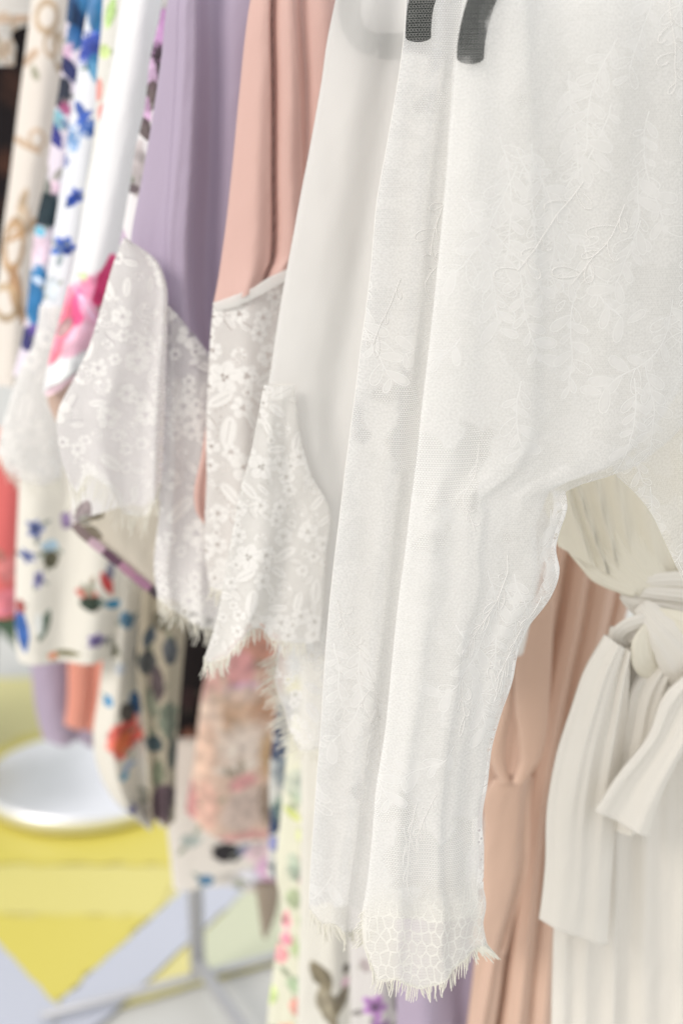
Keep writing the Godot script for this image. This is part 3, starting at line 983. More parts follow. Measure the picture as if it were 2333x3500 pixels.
func ivory_robe() -> void:
	var r := robe("ivory_robe", "ivory chiffon robe with a knotted sash, at the edge behind the lace", "ivory")
	# bodice, drawn in towards the knot
	var b := shape(
		[Vector2(0.0992, 1.4678), Vector2(0.105, 1.3702), Vector2(0.1137, 1.2844), Vector2(0.1261, 1.194), Vector2(0.1412, 1.1306), Vector2(0.153, 1.0978), Vector2(0.1604, 1.0791)],
		[Vector2(0.304, 1.4721), Vector2(0.3182, 1.311), Vector2(0.332, 1.1539), Vector2(0.3421, 1.0391)],
		{"nu": 70, "nv": 70, "bulge": 0.006, "crumple": 0.002, "seed": 8, "hem_reach": 0.3,
		"folds": [[-0.05, 0.13, 0.03, 0.0, 0.007, 2.5], [-0.1, 0.2, 0.02, 0.0, 0.007, 2.5], [0.0, 0.28, 0.025, 0.0, 0.007, 2.5], [0.1, 0.36, 0.03, 0.0, 0.006, 2.0], [0.25, 0.45, 0.03, 0.0, 0.006], [0.5, 0.6, 0.05, 0.0, 0.006]],
		"hem": [Vector2(0, 0), Vector2(0.0905, 0.006), Vector2(0.1856, 0.0113), Vector2(0.2644, 0.0221), Vector2(0.3808, 0.0274), Vector2(1, 0)]})
	sheet(r, "bodice", b, M.cream)
	# fan of tucks that runs into the knot
	var knot: Vector2 = [Vector2(0.2263, 1.034)][0]
	var starts: Array = [Vector2(0.1648, 1.0854), Vector2(0.1692, 1.1066), Vector2(0.1795, 1.1206), Vector2(0.1923, 1.1297), Vector2(0.2072, 1.1321), Vector2(0.2278, 1.123)]
	for k in starts.size():
		var s: Vector2 = starts[k]
		ribbon(r, "tuck", M.cream, [Vector3(s.x, s.y, -0.006), Vector3(lerpf(s.x, knot.x, 0.5) - 0.004, lerpf(s.y, knot.y, 0.5), 0.004), Vector3(knot.x - 0.010 + k * 0.005, knot.y + 0.012, 0.014)], [0.003, 0.009, 0.005], 0.5)
	# sash: gathered band round the waist, knot and loops
	for k in 5:
		var q: Array = [[Vector2(0.2082, 1.0386)][0], [Vector2(0.2208, 1.0398)][0], [Vector2(0.2431, 1.0416)][0], [Vector2(0.2709, 1.0421)][0], [Vector2(0.3025, 1.0435)][0]]
		var p := []
		for i in 5:
			p.append(Vector3(q[i].x, q[i].y + 0.010 - k * 0.005 * (0.5 + i * 0.55) + 0.002 * sin(k * 2.0 + i), 0.006 + 0.005 * mini(i, 3) + 0.002 * (k % 2)))
		ribbon(r, "sash", M.ivory, p, [0.002, 0.005, 0.0065, 0.007, 0.007], 0.6, 8, Vector3(0, 1, 0))
	var q: Array = [Vector2(0.2239, 1.0266), Vector2(0.215, 1.0259), Vector2(0.2046, 1.0219), Vector2(0.2013, 1.0133), Vector2(0.2071, 1.006), Vector2(0.216, 1.0074)]
	ribbon(r, "sash_loop", M.ivory, [Vector3(q[0].x, q[0].y, 0.024), Vector3(q[1].x, q[1].y, 0.026), Vector3(q[2].x, q[2].y, 0.024), Vector3(q[3].x, q[3].y, 0.02), Vector3(q[4].x, q[4].y, 0.018), Vector3(q[5].x, q[5].y, 0.016)], [0.005, 0.007, 0.006, 0.006, 0.006, 0.004], 0.35)
	q = [Vector2(0.22, 1.0235), Vector2(0.2136, 1.0137), Vector2(0.215, 1.0016), Vector2(0.2224, 0.9924), Vector2(0.2325, 0.9874)]
	ribbon(r, "sash_loop", M.cream, [Vector3(q[0].x, q[0].y, 0.03), Vector3(q[1].x, q[1].y, 0.034), Vector3(q[2].x, q[2].y, 0.034), Vector3(q[3].x, q[3].y, 0.03), Vector3(q[4].x, q[4].y, 0.026)], [0.004, 0.008, 0.009, 0.009, 0.006], 0.3)
	q = [Vector2(0.2185, 1.0365), Vector2(0.2297, 1.0221), Vector2(0.244, 1.0046), Vector2(0.2552, 0.9881), Vector2(0.2586, 0.9738)]
	ribbon(r, "knot", M.ivory, [Vector3(q[0].x, q[0].y, 0.018), Vector3(q[1].x, q[1].y, 0.032), Vector3(q[2].x, q[2].y, 0.034), Vector3(q[3].x, q[3].y, 0.03), Vector3(q[4].x, q[4].y, 0.022)], [0.006, 0.014, 0.02, 0.02, 0.012], 0.45)
	q = [Vector2(0.2264, 1.0316), Vector2(0.2442, 1.0235), Vector2(0.2661, 1.0098), Vector2(0.2813, 0.9948)]
	ribbon(r, "knot", M.cream, [Vector3(q[0].x, q[0].y, 0.026), Vector3(q[1].x, q[1].y, 0.036), Vector3(q[2].x, q[2].y, 0.034), Vector3(q[3].x, q[3].y, 0.024)], [0.005, 0.012, 0.016, 0.014], 0.4)
	# skirt below the sash
	var sk := shape(
		[Vector2(0.205, 1.013), Vector2(0.2027, 1.0028), Vector2(0.1899, 0.983), Vector2(0.1796, 0.9524), Vector2(0.1714, 0.9177), Vector2(0.1681, 0.871), Vector2(0.1703, 0.8152), Vector2(0.1702, 0.7582), Vector2(0.1723, 0.6513)],
		[Vector2(0.3456, 1.0236), Vector2(0.3591, 0.87), Vector2(0.3811, 0.6199)],
		{"nu": 110, "nv": 70, "bulge": 0.008, "dn": -0.004, "crumple": 0.003, "seed": 9, "waves": [[11.0, 0.0011, 0.0005, 0.2, 0.3], [17.0, 0.0006, 0.0002, 0.6, -0.3]],
		"folds": [[0.05, 0.03, 0.03, 0.007, 0.004], [0.14, 0.12, 0.03, 0.008, 0.005], [0.24, 0.24, 0.035, 0.008, 0.005, 2.0], [0.36, 0.38, 0.04, 0.007, 0.006], [0.5, 0.52, 0.05, 0.006, 0.006]]})
	sheet(r, "skirt", sk, M.ivory)
	var p1 := shape(
		[Vector2(0.1892, 1.0179), Vector2(0.1775, 0.998), Vector2(0.1663, 0.9651), Vector2(0.1547, 0.9213), Vector2(0.1506, 0.8866), Vector2(0.1507, 0.8328), Vector2(0.148, 0.7943)],
		[Vector2(0.209, 1.0056), Vector2(0.2094, 0.9682), Vector2(0.2071, 0.9162), Vector2(0.2056, 0.8593), Vector2(0.2048, 0.8081), Vector2(0.2049, 0.7646)],
		{"nu": 50, "nv": 60, "bulge": 0.008, "dn": 0.024, "crumple": 0.002, "seed": 10, "folds": [[0.35, 0.3, 0.2, 0.007, 0.003], [0.75, 0.8, 0.12, 0.006, 0.002]], "waves": [[4.3, 0.0012, 0.0002, 0.1, 0.3], [7.1, 0.0006, 0.0, 0.4, -0.4]]})
	sheet(r, "sash_tail", p1, M.ivory)
	edging(r, "tail_hem", p1, M.ivory, "hem", 0.0, 1.0, 0.0009)
	var p2 := shape(
		[Vector2(0.2289, 1), Vector2(0.2147, 0.9807), Vector2(0.2067, 0.9399), Vector2(0.2037, 0.8979), Vector2(0.2021, 0.8622)],
		[Vector2(0.2561, 1.0047), Vector2(0.251, 0.9777), Vector2(0.2437, 0.9295), Vector2(0.2353, 0.8948), Vector2(0.2268, 0.8596)],
		{"nu": 40, "nv": 50, "bulge": 0.008, "dn": 0.022, "crumple": 0.002, "seed": 12, "folds": [[0.4, 0.45, 0.25, 0.006, 0.006]], "waves": [[4.0, 0.0018, 0.0005, 0.1, 0.3]]})
	sheet(r, "sash_tail", p2, M.ivory)
	var p3 := shape(
		[Vector2(0.2476, 0.9981), Vector2(0.2316, 0.986), Vector2(0.2138, 0.9471), Vector2(0.1904, 0.915), Vector2(0.1777, 0.8935)],
		[Vector2(0.2783, 0.9956), Vector2(0.2664, 0.973), Vector2(0.2445, 0.9339), Vector2(0.2309, 0.9005), Vector2(0.222, 0.8669)],
		{"nu": 40, "nv": 50, "bulge": 0.006, "dn": 0.048, "crumple": 0.002, "seed": 11, "waves": [[1.3, 0.004, 0.003, 0.1, 0.2], [5.0, 0.0008, 0.0002, 0.3, 0.4]]})
	sheet(r, "sash_tail", p3, M.ivory)
	edging(r, "tail_hem", p3, M.ivory, "hem", 0.0, 1.0, 0.0009)


func tan_robe() -> void:
	var r := robe("tan_robe", "rose tan satin robe with a looped tie, behind the open lace sleeve", "tan")
	var b := shape(
		[Vector2(0.1478, 1.0545), Vector2(0.1476, 0.928), Vector2(0.142, 0.846), Vector2(0.1402, 0.7609), Vector2(0.1384, 0.6728), Vector2(0.1338, 0.6051), Vector2(0.1272, 0.5264)],
		[Vector2(0.2792, 1.0471), Vector2(0.2678, 0.9597), Vector2(0.2548, 0.8947), Vector2(0.2452, 0.8364), Vector2(0.2357, 0.7725), Vector2(0.2312, 0.684), Vector2(0.2301, 0.511)],
		{"nu": 90, "nv": 60, "bulge": 0.006, "dn": -0.042, "crumple": 0.002, "seed": 13,
		"folds": [[0.42, 0.08, 0.04, 0.006, 0.008], [0.5, 0.3, 0.03, -0.008, -0.024], [0.6, 0.45, 0.04, 0.006, 0.007], [0.68, 0.6, 0.02, -0.005, -0.006], [0.78, 0.72, 0.05, 0.006, 0.006], [0.9, 0.86, 0.02, -0.006, -0.006]]})
	sheet(r, "body", b, M.tan)
	# the tie: two straps that meet in a loop
	var st1 := shape(
		[Vector2(0.1453, 1.0803), Vector2(0.1465, 0.9871), Vector2(0.1445, 0.9334), Vector2(0.147, 0.894), Vector2(0.1504, 0.8718), Vector2(0.1519, 0.8515), Vector2(0.1467, 0.8314)],
		[Vector2(0.1751, 1.0787), Vector2(0.1769, 0.9972), Vector2(0.1775, 0.944), Vector2(0.1765, 0.9029), Vector2(0.1753, 0.8735), Vector2(0.1692, 0.8478), Vector2(0.1577, 0.8303)],
		{"nu": 30, "nv": 50, "bulge": 0.004, "dn": 0.014, "crumple": 0.001, "seed": 14})
	sheet(r, "tie_strap", st1, M.tan)
	var st2 := shape(
		[Vector2(0.142, 0.9547), Vector2(0.1361, 0.9004), Vector2(0.1292, 0.8711), Vector2(0.1274, 0.8532), Vector2(0.1363, 0.8296)],
		[Vector2(0.1482, 0.9542), Vector2(0.1454, 0.8996), Vector2(0.1412, 0.872), Vector2(0.1407, 0.8519), Vector2(0.148, 0.8284)],
		{"nu": 24, "nv": 40, "bulge": 0.004, "dn": 0.008, "crumple": 0.001, "seed": 15})
	sheet(r, "tie_strap", st2, M.tan)
	var tail := shape(
		[Vector2(0.1336, 0.8321), Vector2(0.1264, 0.8209), Vector2(0.125, 0.7859), Vector2(0.1243, 0.7228), Vector2(0.1152, 0.673)],
		[Vector2(0.1695, 0.8285), Vector2(0.1681, 0.8022), Vector2(0.1672, 0.7391), Vector2(0.1581, 0.6971), Vector2(0.1497, 0.6558)],
		{"nu": 40, "nv": 40, "bulge": 0.005, "dn": 0.004, "crumple": 0.002, "seed": 16, "folds": [[0.9, 0.85, 0.12, -0.004, -0.008]]})
	sheet(r, "tie_tail", tail, M.tan)


func middle_robes() -> void:
	# peach
	var r := robe("peach_robe", "peach satin robe with a sheer lace cuff and one deep crease", "peach")
	var s := shape(
		[Vector2(-0.063, 1.4775), Vector2(-0.0678, 1.4541), Vector2(-0.075, 1.4005), Vector2(-0.0822, 1.3395), Vector2(-0.0891, 1.2894), Vector2(-0.0935, 1.264), Vector2(-0.0979, 1.2441)],
		[Vector2(0.0308, 1.4794), Vector2(0.0216, 1.4011), Vector2(0.0119, 1.3546), Vector2(0.002, 1.288), Vector2(-0.0081, 1.2622), Vector2(-0.0131, 1.2672)],
		{"nu": 80, "nv": 70, "bulge": 0.016, "crumple": 0.002, "seed": 20, "hem_reach": 0.2,
		"folds": [[0.14, 0.44, 0.018, -0.016, -0.014], [0.06, 0.25, 0.1, 0.006, 0.008], [0.24, 0.56, 0.08, 0.009, 0.006], [0.33, 0.75, 0.03, -0.006, -0.004], [0.5, 0.8, 0.1, 0.006, 0.006]],
		"hem": [Vector2(0, 0), Vector2(0.1592, -0.0018), Vector2(0.3345, -0.0046), Vector2(0.4714, -0.0083), Vector2(0.6083, -0.0107), Vector2(1, 0)]})
	sheet(r, "sleeve", s, M.peach)
	seam(r, s, M.peach, 0.30, 0.66)
	var c := shape(
		[Vector2(-0.0977, 1.2456), Vector2(-0.1002, 1.2256), Vector2(-0.1029, 1.1928), Vector2(-0.1057, 1.1461), Vector2(-0.1062, 1.112), Vector2(-0.1084, 1.0775), Vector2(-0.1085, 1.0458), Vector2(-0.1057, 1.0242)],
		[Vector2(-0.0084, 1.2786), Vector2(-0.0153, 1.2232), Vector2(-0.0222, 1.19), Vector2(-0.0293, 1.1427), Vector2(-0.0366, 1.091), Vector2(-0.0442, 1.0201)],
		{"nu": 50, "nv": 60, "bulge": 0.014, "dn": 0.002, "crumple": 0.003, "seed": 21, "folds": [[0.3, 0.35, 0.12, 0.004, 0.008], [0.6, 0.6, 0.1, -0.003, -0.006]]})
	M.blush_lining = cloth(pc(224, 213, 208), 0.9, 0.1)
	sheet(r, "lace_cuff", c, M.cuff_lace, M.blush_lining, 0.15)
	fringe(r, c, M.fringe, "hem", 0.0, 0.6, 40, 0.011, -0.1)
	# scalloped band where lace meets satin
	var q: Array = [Vector2(-0.0976, 1.2435), Vector2(-0.0844, 1.249), Vector2(-0.0695, 1.2557), Vector2(-0.0579, 1.2626), Vector2(-0.0446, 1.2688)]
	ribbon(r, "lace_band", M.lace_lining, [Vector3(q[0].x, q[0].y, 0.006), Vector3(q[1].x, q[1].y, 0.018), Vector3(q[2].x, q[2].y, 0.022), Vector3(q[3].x, q[3].y, 0.024), Vector3(q[4].x, q[4].y, 0.024)], [0.0036, 0.0042, 0.0036, 0.0042, 0.0036], 0.1)
	var t := shape([Vector2(-0.1004, 1.1574), Vector2(-0.1067, 1.1229), Vector2(-0.1131, 1.088), Vector2(-0.1114, 1.0772), Vector2(-0.1061, 1.0687)], [Vector2(-0.0861, 1.1568), Vector2(-0.0872, 1.1044), Vector2(-0.0909, 1.0635)],
		{"nu": 20, "nv": 24, "bulge": 0.004, "dn": -0.026, "folds": [[0.3, 0.35, 0.15, 0.0, -0.006]]})
	sheet(r, "body_corner", t, M.peach)

	# lavender
	r = robe("lavender_robe", "lavender satin robe with a wide white floral lace cuff", "lavender")
	s = shape(
		[Vector2(-0.1279, 1.4837), Vector2(-0.1334, 1.4651), Vector2(-0.1396, 1.4244), Vector2(-0.1497, 1.3702), Vector2(-0.1588, 1.328), Vector2(-0.1664, 1.295), Vector2(-0.1697, 1.2716), Vector2(-0.1704, 1.2171), Vector2(-0.1614, 1.182)],
		[Vector2(-0.0285, 1.4857), Vector2(-0.0359, 1.4029), Vector2(-0.0473, 1.3035), Vector2(-0.0586, 1.235), Vector2(-0.0665, 1.1787)],
		{"nu": 80, "nv": 70, "bulge": 0.014, "crumple": 0.001, "seed": 22,
		"folds": [[0.17, 0.44, 0.16, 0.012, 0.018, 4.5], [0.30, 0.60, 0.10, -0.012, -0.016], [0.10, 0.30, 0.03, 0.0025, 0.003]]})
	sheet(r, "sleeve", s, M.lavender)
	seam(r, s, M.lavender, 0.10, 0.36)
	c = shape(
		[Vector2(-0.1752, 1.292), Vector2(-0.183, 1.2749), Vector2(-0.1927, 1.2457), Vector2(-0.2054, 1.2096), Vector2(-0.217, 1.1865), Vector2(-0.2308, 1.1599), Vector2(-0.2315, 1.1394), Vector2(-0.2286, 1.1185), Vector2(-0.2243, 1.1043)],
		[Vector2(-0.1732, 1.2919), Vector2(-0.1535, 1.2777), Vector2(-0.1454, 1.2611), Vector2(-0.1443, 1.2346), Vector2(-0.147, 1.1908), Vector2(-0.15, 1.1392), Vector2(-0.1533, 1.1007)],
		{"nu": 50, "nv": 60, "bulge": 0.012, "dn": 0.036, "crumple": 0.003, "seed": 23, "hem_reach": 0.3,
		"folds": [[0.95, 0.9, 0.08, 0.004, 0.008], [0.4, 0.4, 0.15, 0.0, 0.008]],
		"hem": [Vector2(0, 0), Vector2(0.0654, 0.0077), Vector2(0.194, -0.0088), Vector2(0.3799, -0.0035), Vector2(0.5799, 0.022), Vector2(0.7949, 0.0249), Vector2(1, 0)]})
	sheet(r, "lace_cuff", c, M.open_lace, M.lilac_lining, 0.16)
	fringe(r, c, M.fringe, "hem", 0.0, 1.0, 50, 0.014, -0.1)
	c = shape(
		[Vector2(-0.1454, 1.243), Vector2(-0.1466, 1.2057), Vector2(-0.1497, 1.1539), Vector2(-0.1543, 1.0757), Vector2(-0.1603, 1.021), Vector2(-0.1582, 1.0015)],
		[Vector2(-0.1311, 1.2271), Vector2(-0.1113, 1.1995), Vector2(-0.0989, 1.1341), Vector2(-0.0968, 1.0615), Vector2(-0.1023, 0.9717)],
		{"nu": 50, "nv": 60, "bulge": 0.012, "dn": 0.022, "crumple": 0.003, "seed": 24, "hem_reach": 0.25, "folds": [[0.12, 0.15, 0.1, 0.004, 0.008], [0.6, 0.6, 0.12, 0.0, 0.006]],
		"hem": [Vector2(0, 0), Vector2(0.1747, 0.0004), Vector2(0.2989, 0.0028), Vector2(0.487, 0.0055), Vector2(0.7418, 0.0047), Vector2(1, 0)]})
	sheet(r, "lace_cuff", c, M.open_lace, M.lilac_lining, 0.16)
	fringe(r, c, M.fringe, "hem", 0.0, 0.9, 44, 0.012, -0.1)
	var body := shape([Vector2(0.0471, 0.9288), Vector2(0.0492, 0.7171), Vector2(0.054, 0.5238)], [Vector2(0.1327, 0.9221), Vector2(0.1323, 0.7075), Vector2(0.1332, 0.5119)],
		{"nu": 40, "nv": 40, "bulge": 0.01, "folds": [[0.3, 0.3, 0.2, 0.01, 0.012], [0.8, 0.8, 0.15, -0.008, -0.01]]})
	sheet(r, "body", body, M.lavender)

	# purple flowers on white
	r = robe("floral_robe", "white robe printed with purple flowers and dark leaves, behind the lavender one", "purple")
	s = shape(
		[Vector2(-0.1445, 1.4908), Vector2(-0.1482, 1.4612), Vector2(-0.157, 1.4279), Vector2(-0.1641, 1.3839), Vector2(-0.1718, 1.3565), Vector2(-0.1776, 1.3253), Vector2(-0.1872, 1.2796), Vector2(-0.1934, 1.2511)],
		[Vector2(-0.0802, 1.4922), Vector2(-0.0883, 1.4387), Vector2(-0.1041, 1.3703), Vector2(-0.1166, 1.3), Vector2(-0.1289, 1.2498)], {"nu": 40, "nv": 50, "bulge": 0.014, "seed": 25})
	sheet(r, "sleeve", s, printed(print_on(s, pc(212, 210, 211), [["e", Vector2(-0.1467, 1.4646), 0.0096, 0.012, 0, pc(165,162,162)],
		["e", Vector2(-0.1495, 1.443), 0.0104, 0.024, 8, pc(165,122,166)],
		["s", Vector2(-0.1528, 1.4279), 0.008, 0.0104, 0, pc(45,38,42)],
		["s", Vector2(-0.1553, 1.4162), 0.0072, 0.0136, 0, pc(50,42,46)],
		["e", Vector2(-0.1582, 1.4145), 0.0048, 0.0136, 0, pc(190,160,190)],
		["l", Vector2(-0.1588, 1.3972), 0.0136, 0.0064, 100, pc(72,62,62)],
		["e", Vector2(-0.1637, 1.3867), 0.0048, 0.012, 0, pc(186,150,184)],
		["l", Vector2(-0.1652, 1.373), 0.012, 0.0056, 70, pc(74,64,64)],
		["e", Vector2(-0.1721, 1.341), 0.0064, 0.0224, 6, pc(160,152,152)],
		["e", Vector2(-0.1762, 1.3246), 0.0056, 0.004, 0, pc(85,75,78)],
		["e", Vector2(-0.1884, 1.2868), 0.0056, 0.008, 0, pc(176,150,176)]])))
	# the open bell of the sleeve, seen into from below
	s = shape([Vector2(-0.2402, 1.1203), Vector2(-0.2387, 1.0789), Vector2(-0.2371, 1.0503)], [Vector2(-0.1421, 1.116), Vector2(-0.1505, 1.0821), Vector2(-0.1584, 1.0671)],
		{"nu": 40, "nv": 30, "bulge": 0.012, "dn": 0.02, "seed": 26, "hem": [Vector2(0, 0), Vector2(0.1508, -0.0018), Vector2(0.3392, -0.0032), Vector2(0.4904, -0.0042), Vector2(0.6692, -0.0031), Vector2(1, 0)]})
	sheet(r, "bell_cuff", s, printed(print_on(s, pc(210, 208, 206), [["l", Vector2(-0.2292, 1.0581), 0.0136, 0.0068, 115, pc(128,116,118)],
		["f", Vector2(-0.2428, 1.0433), 0.012, 0.0104, 0, pc(140,115,150)]])))
	s = shape([Vector2(-0.238, 1.0687), Vector2(-0.2369, 1.0449), Vector2(-0.2306, 1.0267), Vector2(-0.2124, 1.0075), Vector2(-0.1884, 0.9836), Vector2(-0.1612, 0.9599)], [Vector2(-0.1391, 1.0715), Vector2(-0.133, 1.0107), Vector2(-0.1346, 0.953)],
		{"nu": 44, "nv": 34, "bulge": 0.006, "dn": -0.022, "seed": 27, "folds": [[0.5, 0.6, 0.2, -0.006, -0.01]]})
	sheet(r, "bell_lining", s, printed(print_on(s, pc(200, 193, 178), [["l", Vector2(-0.2208, 1.0451), 0.012, 0.0056, 10, pc(92,84,66)],
		["l", Vector2(-0.2212, 1.0279), 0.0112, 0.0056, 30, pc(122,114,100)],
		["f", Vector2(-0.2418, 1.0413), 0.0112, 0.0112, 0, pc(134,108,146)]])))
	q = [Vector2(-0.2361, 1.0377), Vector2(-0.2236, 1.0231), Vector2(-0.2116, 1.0119), Vector2(-0.198, 0.9994), Vector2(-0.1851, 0.9864), Vector2(-0.1721, 0.9746), Vector2(-0.1627, 0.9657)]
	var tones := [pc(128, 112, 112), pc(186, 160, 172), pc(96, 70, 86), pc(160, 120, 140), pc(150, 110, 134), pc(70, 60, 66)]
	for k in 6:
		ribbon(r, "printed_binding", cloth(tones[k], 0.7, 0.1), [Vector3(q[k].x, q[k].y, -0.012), Vector3((q[k].x + q[k + 1].x) * 0.5, (q[k].y + q[k + 1].y) * 0.5, -0.012), Vector3(q[k + 1].x, q[k + 1].y, -0.012)], [0.0036, 0.0042, 0.0036], 0.3, 4)
	body = shape([Vector2(0.0066, 0.9037), Vector2(0.0069, 0.6802), Vector2(0.0098, 0.4762)], [Vector2(0.0732, 0.8985), Vector2(0.0764, 0.6721), Vector2(0.0748, 0.4664)], {"nu": 40, "nv": 40, "bulge": 0.01, "seed": 28, "folds": [[0.4, 0.4, 0.2, 0.008, 0.01]]})
	sheet(r, "body", body, printed(print_on(body, pc(196, 193, 190), [["f", Vector2(0.0292, 0.5382), 0.0136, 0.016, 0, pc(140,100,150)],
		["f", Vector2(0.0347, 0.5126), 0.012, 0.0136, 20, pc(118,84,130)],
		["l", Vector2(0.0537, 0.5348), 0.016, 0.0056, 80, pc(120,112,116)],
		["e", Vector2(0.0201, 0.5834), 0.0048, 0.008, 0, pc(150,140,140)]], 400)))

	# white with pink tulips
	r = robe("floral_robe", "white robe whose sleeve ends in a large pink tulip print", "tulip")
	s = shape(
		[Vector2(-0.1832, 1.4975), Vector2(-0.1891, 1.4767), Vector2(-0.1982, 1.4311), Vector2(-0.2088, 1.3883), Vector2(-0.2192, 1.3449), Vector2(-0.2298, 1.3008), Vector2(-0.241, 1.2522), Vector2(-0.2523, 1.2144), Vector2(-0.2622, 1.1839), Vector2(-0.2692, 1.1576), Vector2(-0.2714, 1.1463)],
		[Vector2(-0.1371, 1.4985), Vector2(-0.1467, 1.4245), Vector2(-0.1563, 1.3556), Vector2(-0.1697, 1.2963), Vector2(-0.1868, 1.2435), Vector2(-0.2039, 1.1977), Vector2(-0.2208, 1.163), Vector2(-0.2308, 1.1547)],
		{"nu": 50, "nv": 70, "bulge": 0.02, "crumple": 0.002, "seed": 29, "folds": [[0.3, 0.3, 0.2, 0.006, 0.006], [0.75, 0.7, 0.15, -0.008, -0.004]],
		"hem": [Vector2(0, 0), Vector2(0.0516, 0.0041), Vector2(0.3326, -0.0003), Vector2(0.6242, -0.0053), Vector2(0.8627, -0.0053), Vector2(1, 0)]})
	sheet(r, "sleeve", s, printed(print_on(s, pc(218, 218, 219), [["e", Vector2(-0.2338, 1.2139), 0.0403, 0.0195, 112, pc(224,128,162)],
		["e", Vector2(-0.2154, 1.2441), 0.0263, 0.0068, 112, pc(190,48,98)],
		["l", Vector2(-0.2547, 1.2049), 0.0391, 0.011, 108, pc(240,120,142)],
		["e", Vector2(-0.2387, 1.2217), 0.017, 0.0059, 100, pc(232,92,142)],
		["e", Vector2(-0.237, 1.1947), 0.0238, 0.0127, 130, pc(226,186,202)],
		["l", Vector2(-0.2297, 1.2196), 0.0187, 0.0068, 62, pc(222,165,190)],
		["e", Vector2(-0.2434, 1.1716), 0.0297, 0.0093, 150, pc(205,208,208)],
		["e", Vector2(-0.2478, 1.16), 0.0263, 0.0034, 150, pc(120,122,118)],
		["e", Vector2(-0.2518, 1.1554), 0.0255, 0.0042, 150, pc(222,190,200)],
		["e", Vector2(-0.2329, 1.249), 0.0034, 0.0034, 0, pc(190,205,160)]])))
	s = shape([Vector2(-0.2694, 1.1499), Vector2(-0.2674, 1.1298), Vector2(-0.2613, 1.1135)], [Vector2(-0.2162, 1.1599), Vector2(-0.2211, 1.1361), Vector2(-0.2339, 1.1123)], {"nu": 24, "nv": 16, "bulge": 0.004, "dn": -0.018, "seed": 30})
	sheet(r, "cuff_lining", s, cloth(pc(190, 166, 152), 0.7, 0.15))
	body = shape([Vector2(-0.0407, 0.8791), Vector2(-0.0425, 0.644), Vector2(-0.0487, 0.4308)], [Vector2(0.0201, 0.8743), Vector2(0.021, 0.6367), Vector2(0.0218, 0.4202)], {"nu": 40, "nv": 40, "bulge": 0.01, "seed": 31, "folds": [[0.5, 0.5, 0.2, 0.008, 0.008]]})
	sheet(r, "body", body, printed(print_on(body, pc(206, 203, 194), [["l", Vector2(-0.025, 0.529), 0.0195, 0.0093, 60, pc(100,92,74)],
		["l", Vector2(-0.0181, 0.4945), 0.0255, 0.011, 75, pc(128,120,102)],
		["l", Vector2(-0.0042, 0.4978), 0.0195, 0.0076, 110, pc(104,96,80)],
		["l", Vector2(-0.0112, 0.4622), 0.0212, 0.0059, 80, pc(132,124,106)],
		["e", Vector2(0.0014, 0.5332), 0.0038, 0.0059, 0, pc(90,84,76)],
		["e", Vector2(0.0005, 0.5178), 0.0051, 0.0059, 0, pc(196,164,176)]], 400)))

	# coral and green print
	r = robe("floral_robe", "pale robe with small coral and green flowers, a sliver beside the tulip robe", "coral")
	s = shape([Vector2(-0.2127, 1.5029), Vector2(-0.2165, 1.4595), Vector2(-0.2226, 1.4152), Vector2(-0.2251, 1.3854), Vector2(-0.2291, 1.3551), Vector2(-0.2375, 1.3169), Vector2(-0.2482, 1.2547)], [Vector2(-0.1511, 1.5042), Vector2(-0.1579, 1.4082), Vector2(-0.1847, 1.3126), Vector2(-0.2028, 1.2538)], {"nu": 30, "nv": 40, "bulge": 0.012, "seed": 32})
	sheet(r, "sleeve", s, printed(print_on(s, pc(206, 204, 198), [["l", Vector2(-0.2088, 1.4705), 0.0151, 0.0044, 105, pc(150,178,112)],
		["e", Vector2(-0.2155, 1.4382), 0.0044, 0.0071, 0, pc(180,198,130)],
		["e", Vector2(-0.2215, 1.4059), 0.0027, 0.0107, 6, pc(226,150,142)],
		["e", Vector2(-0.2201, 1.3854), 0.0036, 0.0089, 0, pc(222,150,146)]])))
	body = shape([Vector2(-0.053, 0.7908), Vector2(-0.0611, 0.7134), Vector2(-0.0663, 0.6641), Vector2(-0.0715, 0.6139), Vector2(-0.0646, 0.5615), Vector2(-0.0728, 0.51), Vector2(-0.0801, 0.4576), Vector2(-0.0858, 0.393)], [Vector2(0.0213, 0.7842), Vector2(0.022, 0.6031), Vector2(0.0178, 0.3775)], {"nu": 44, "nv": 50, "bulge": 0.012, "seed": 33, "folds": [[0.3, 0.3, 0.15, 0.008, 0.008]]})
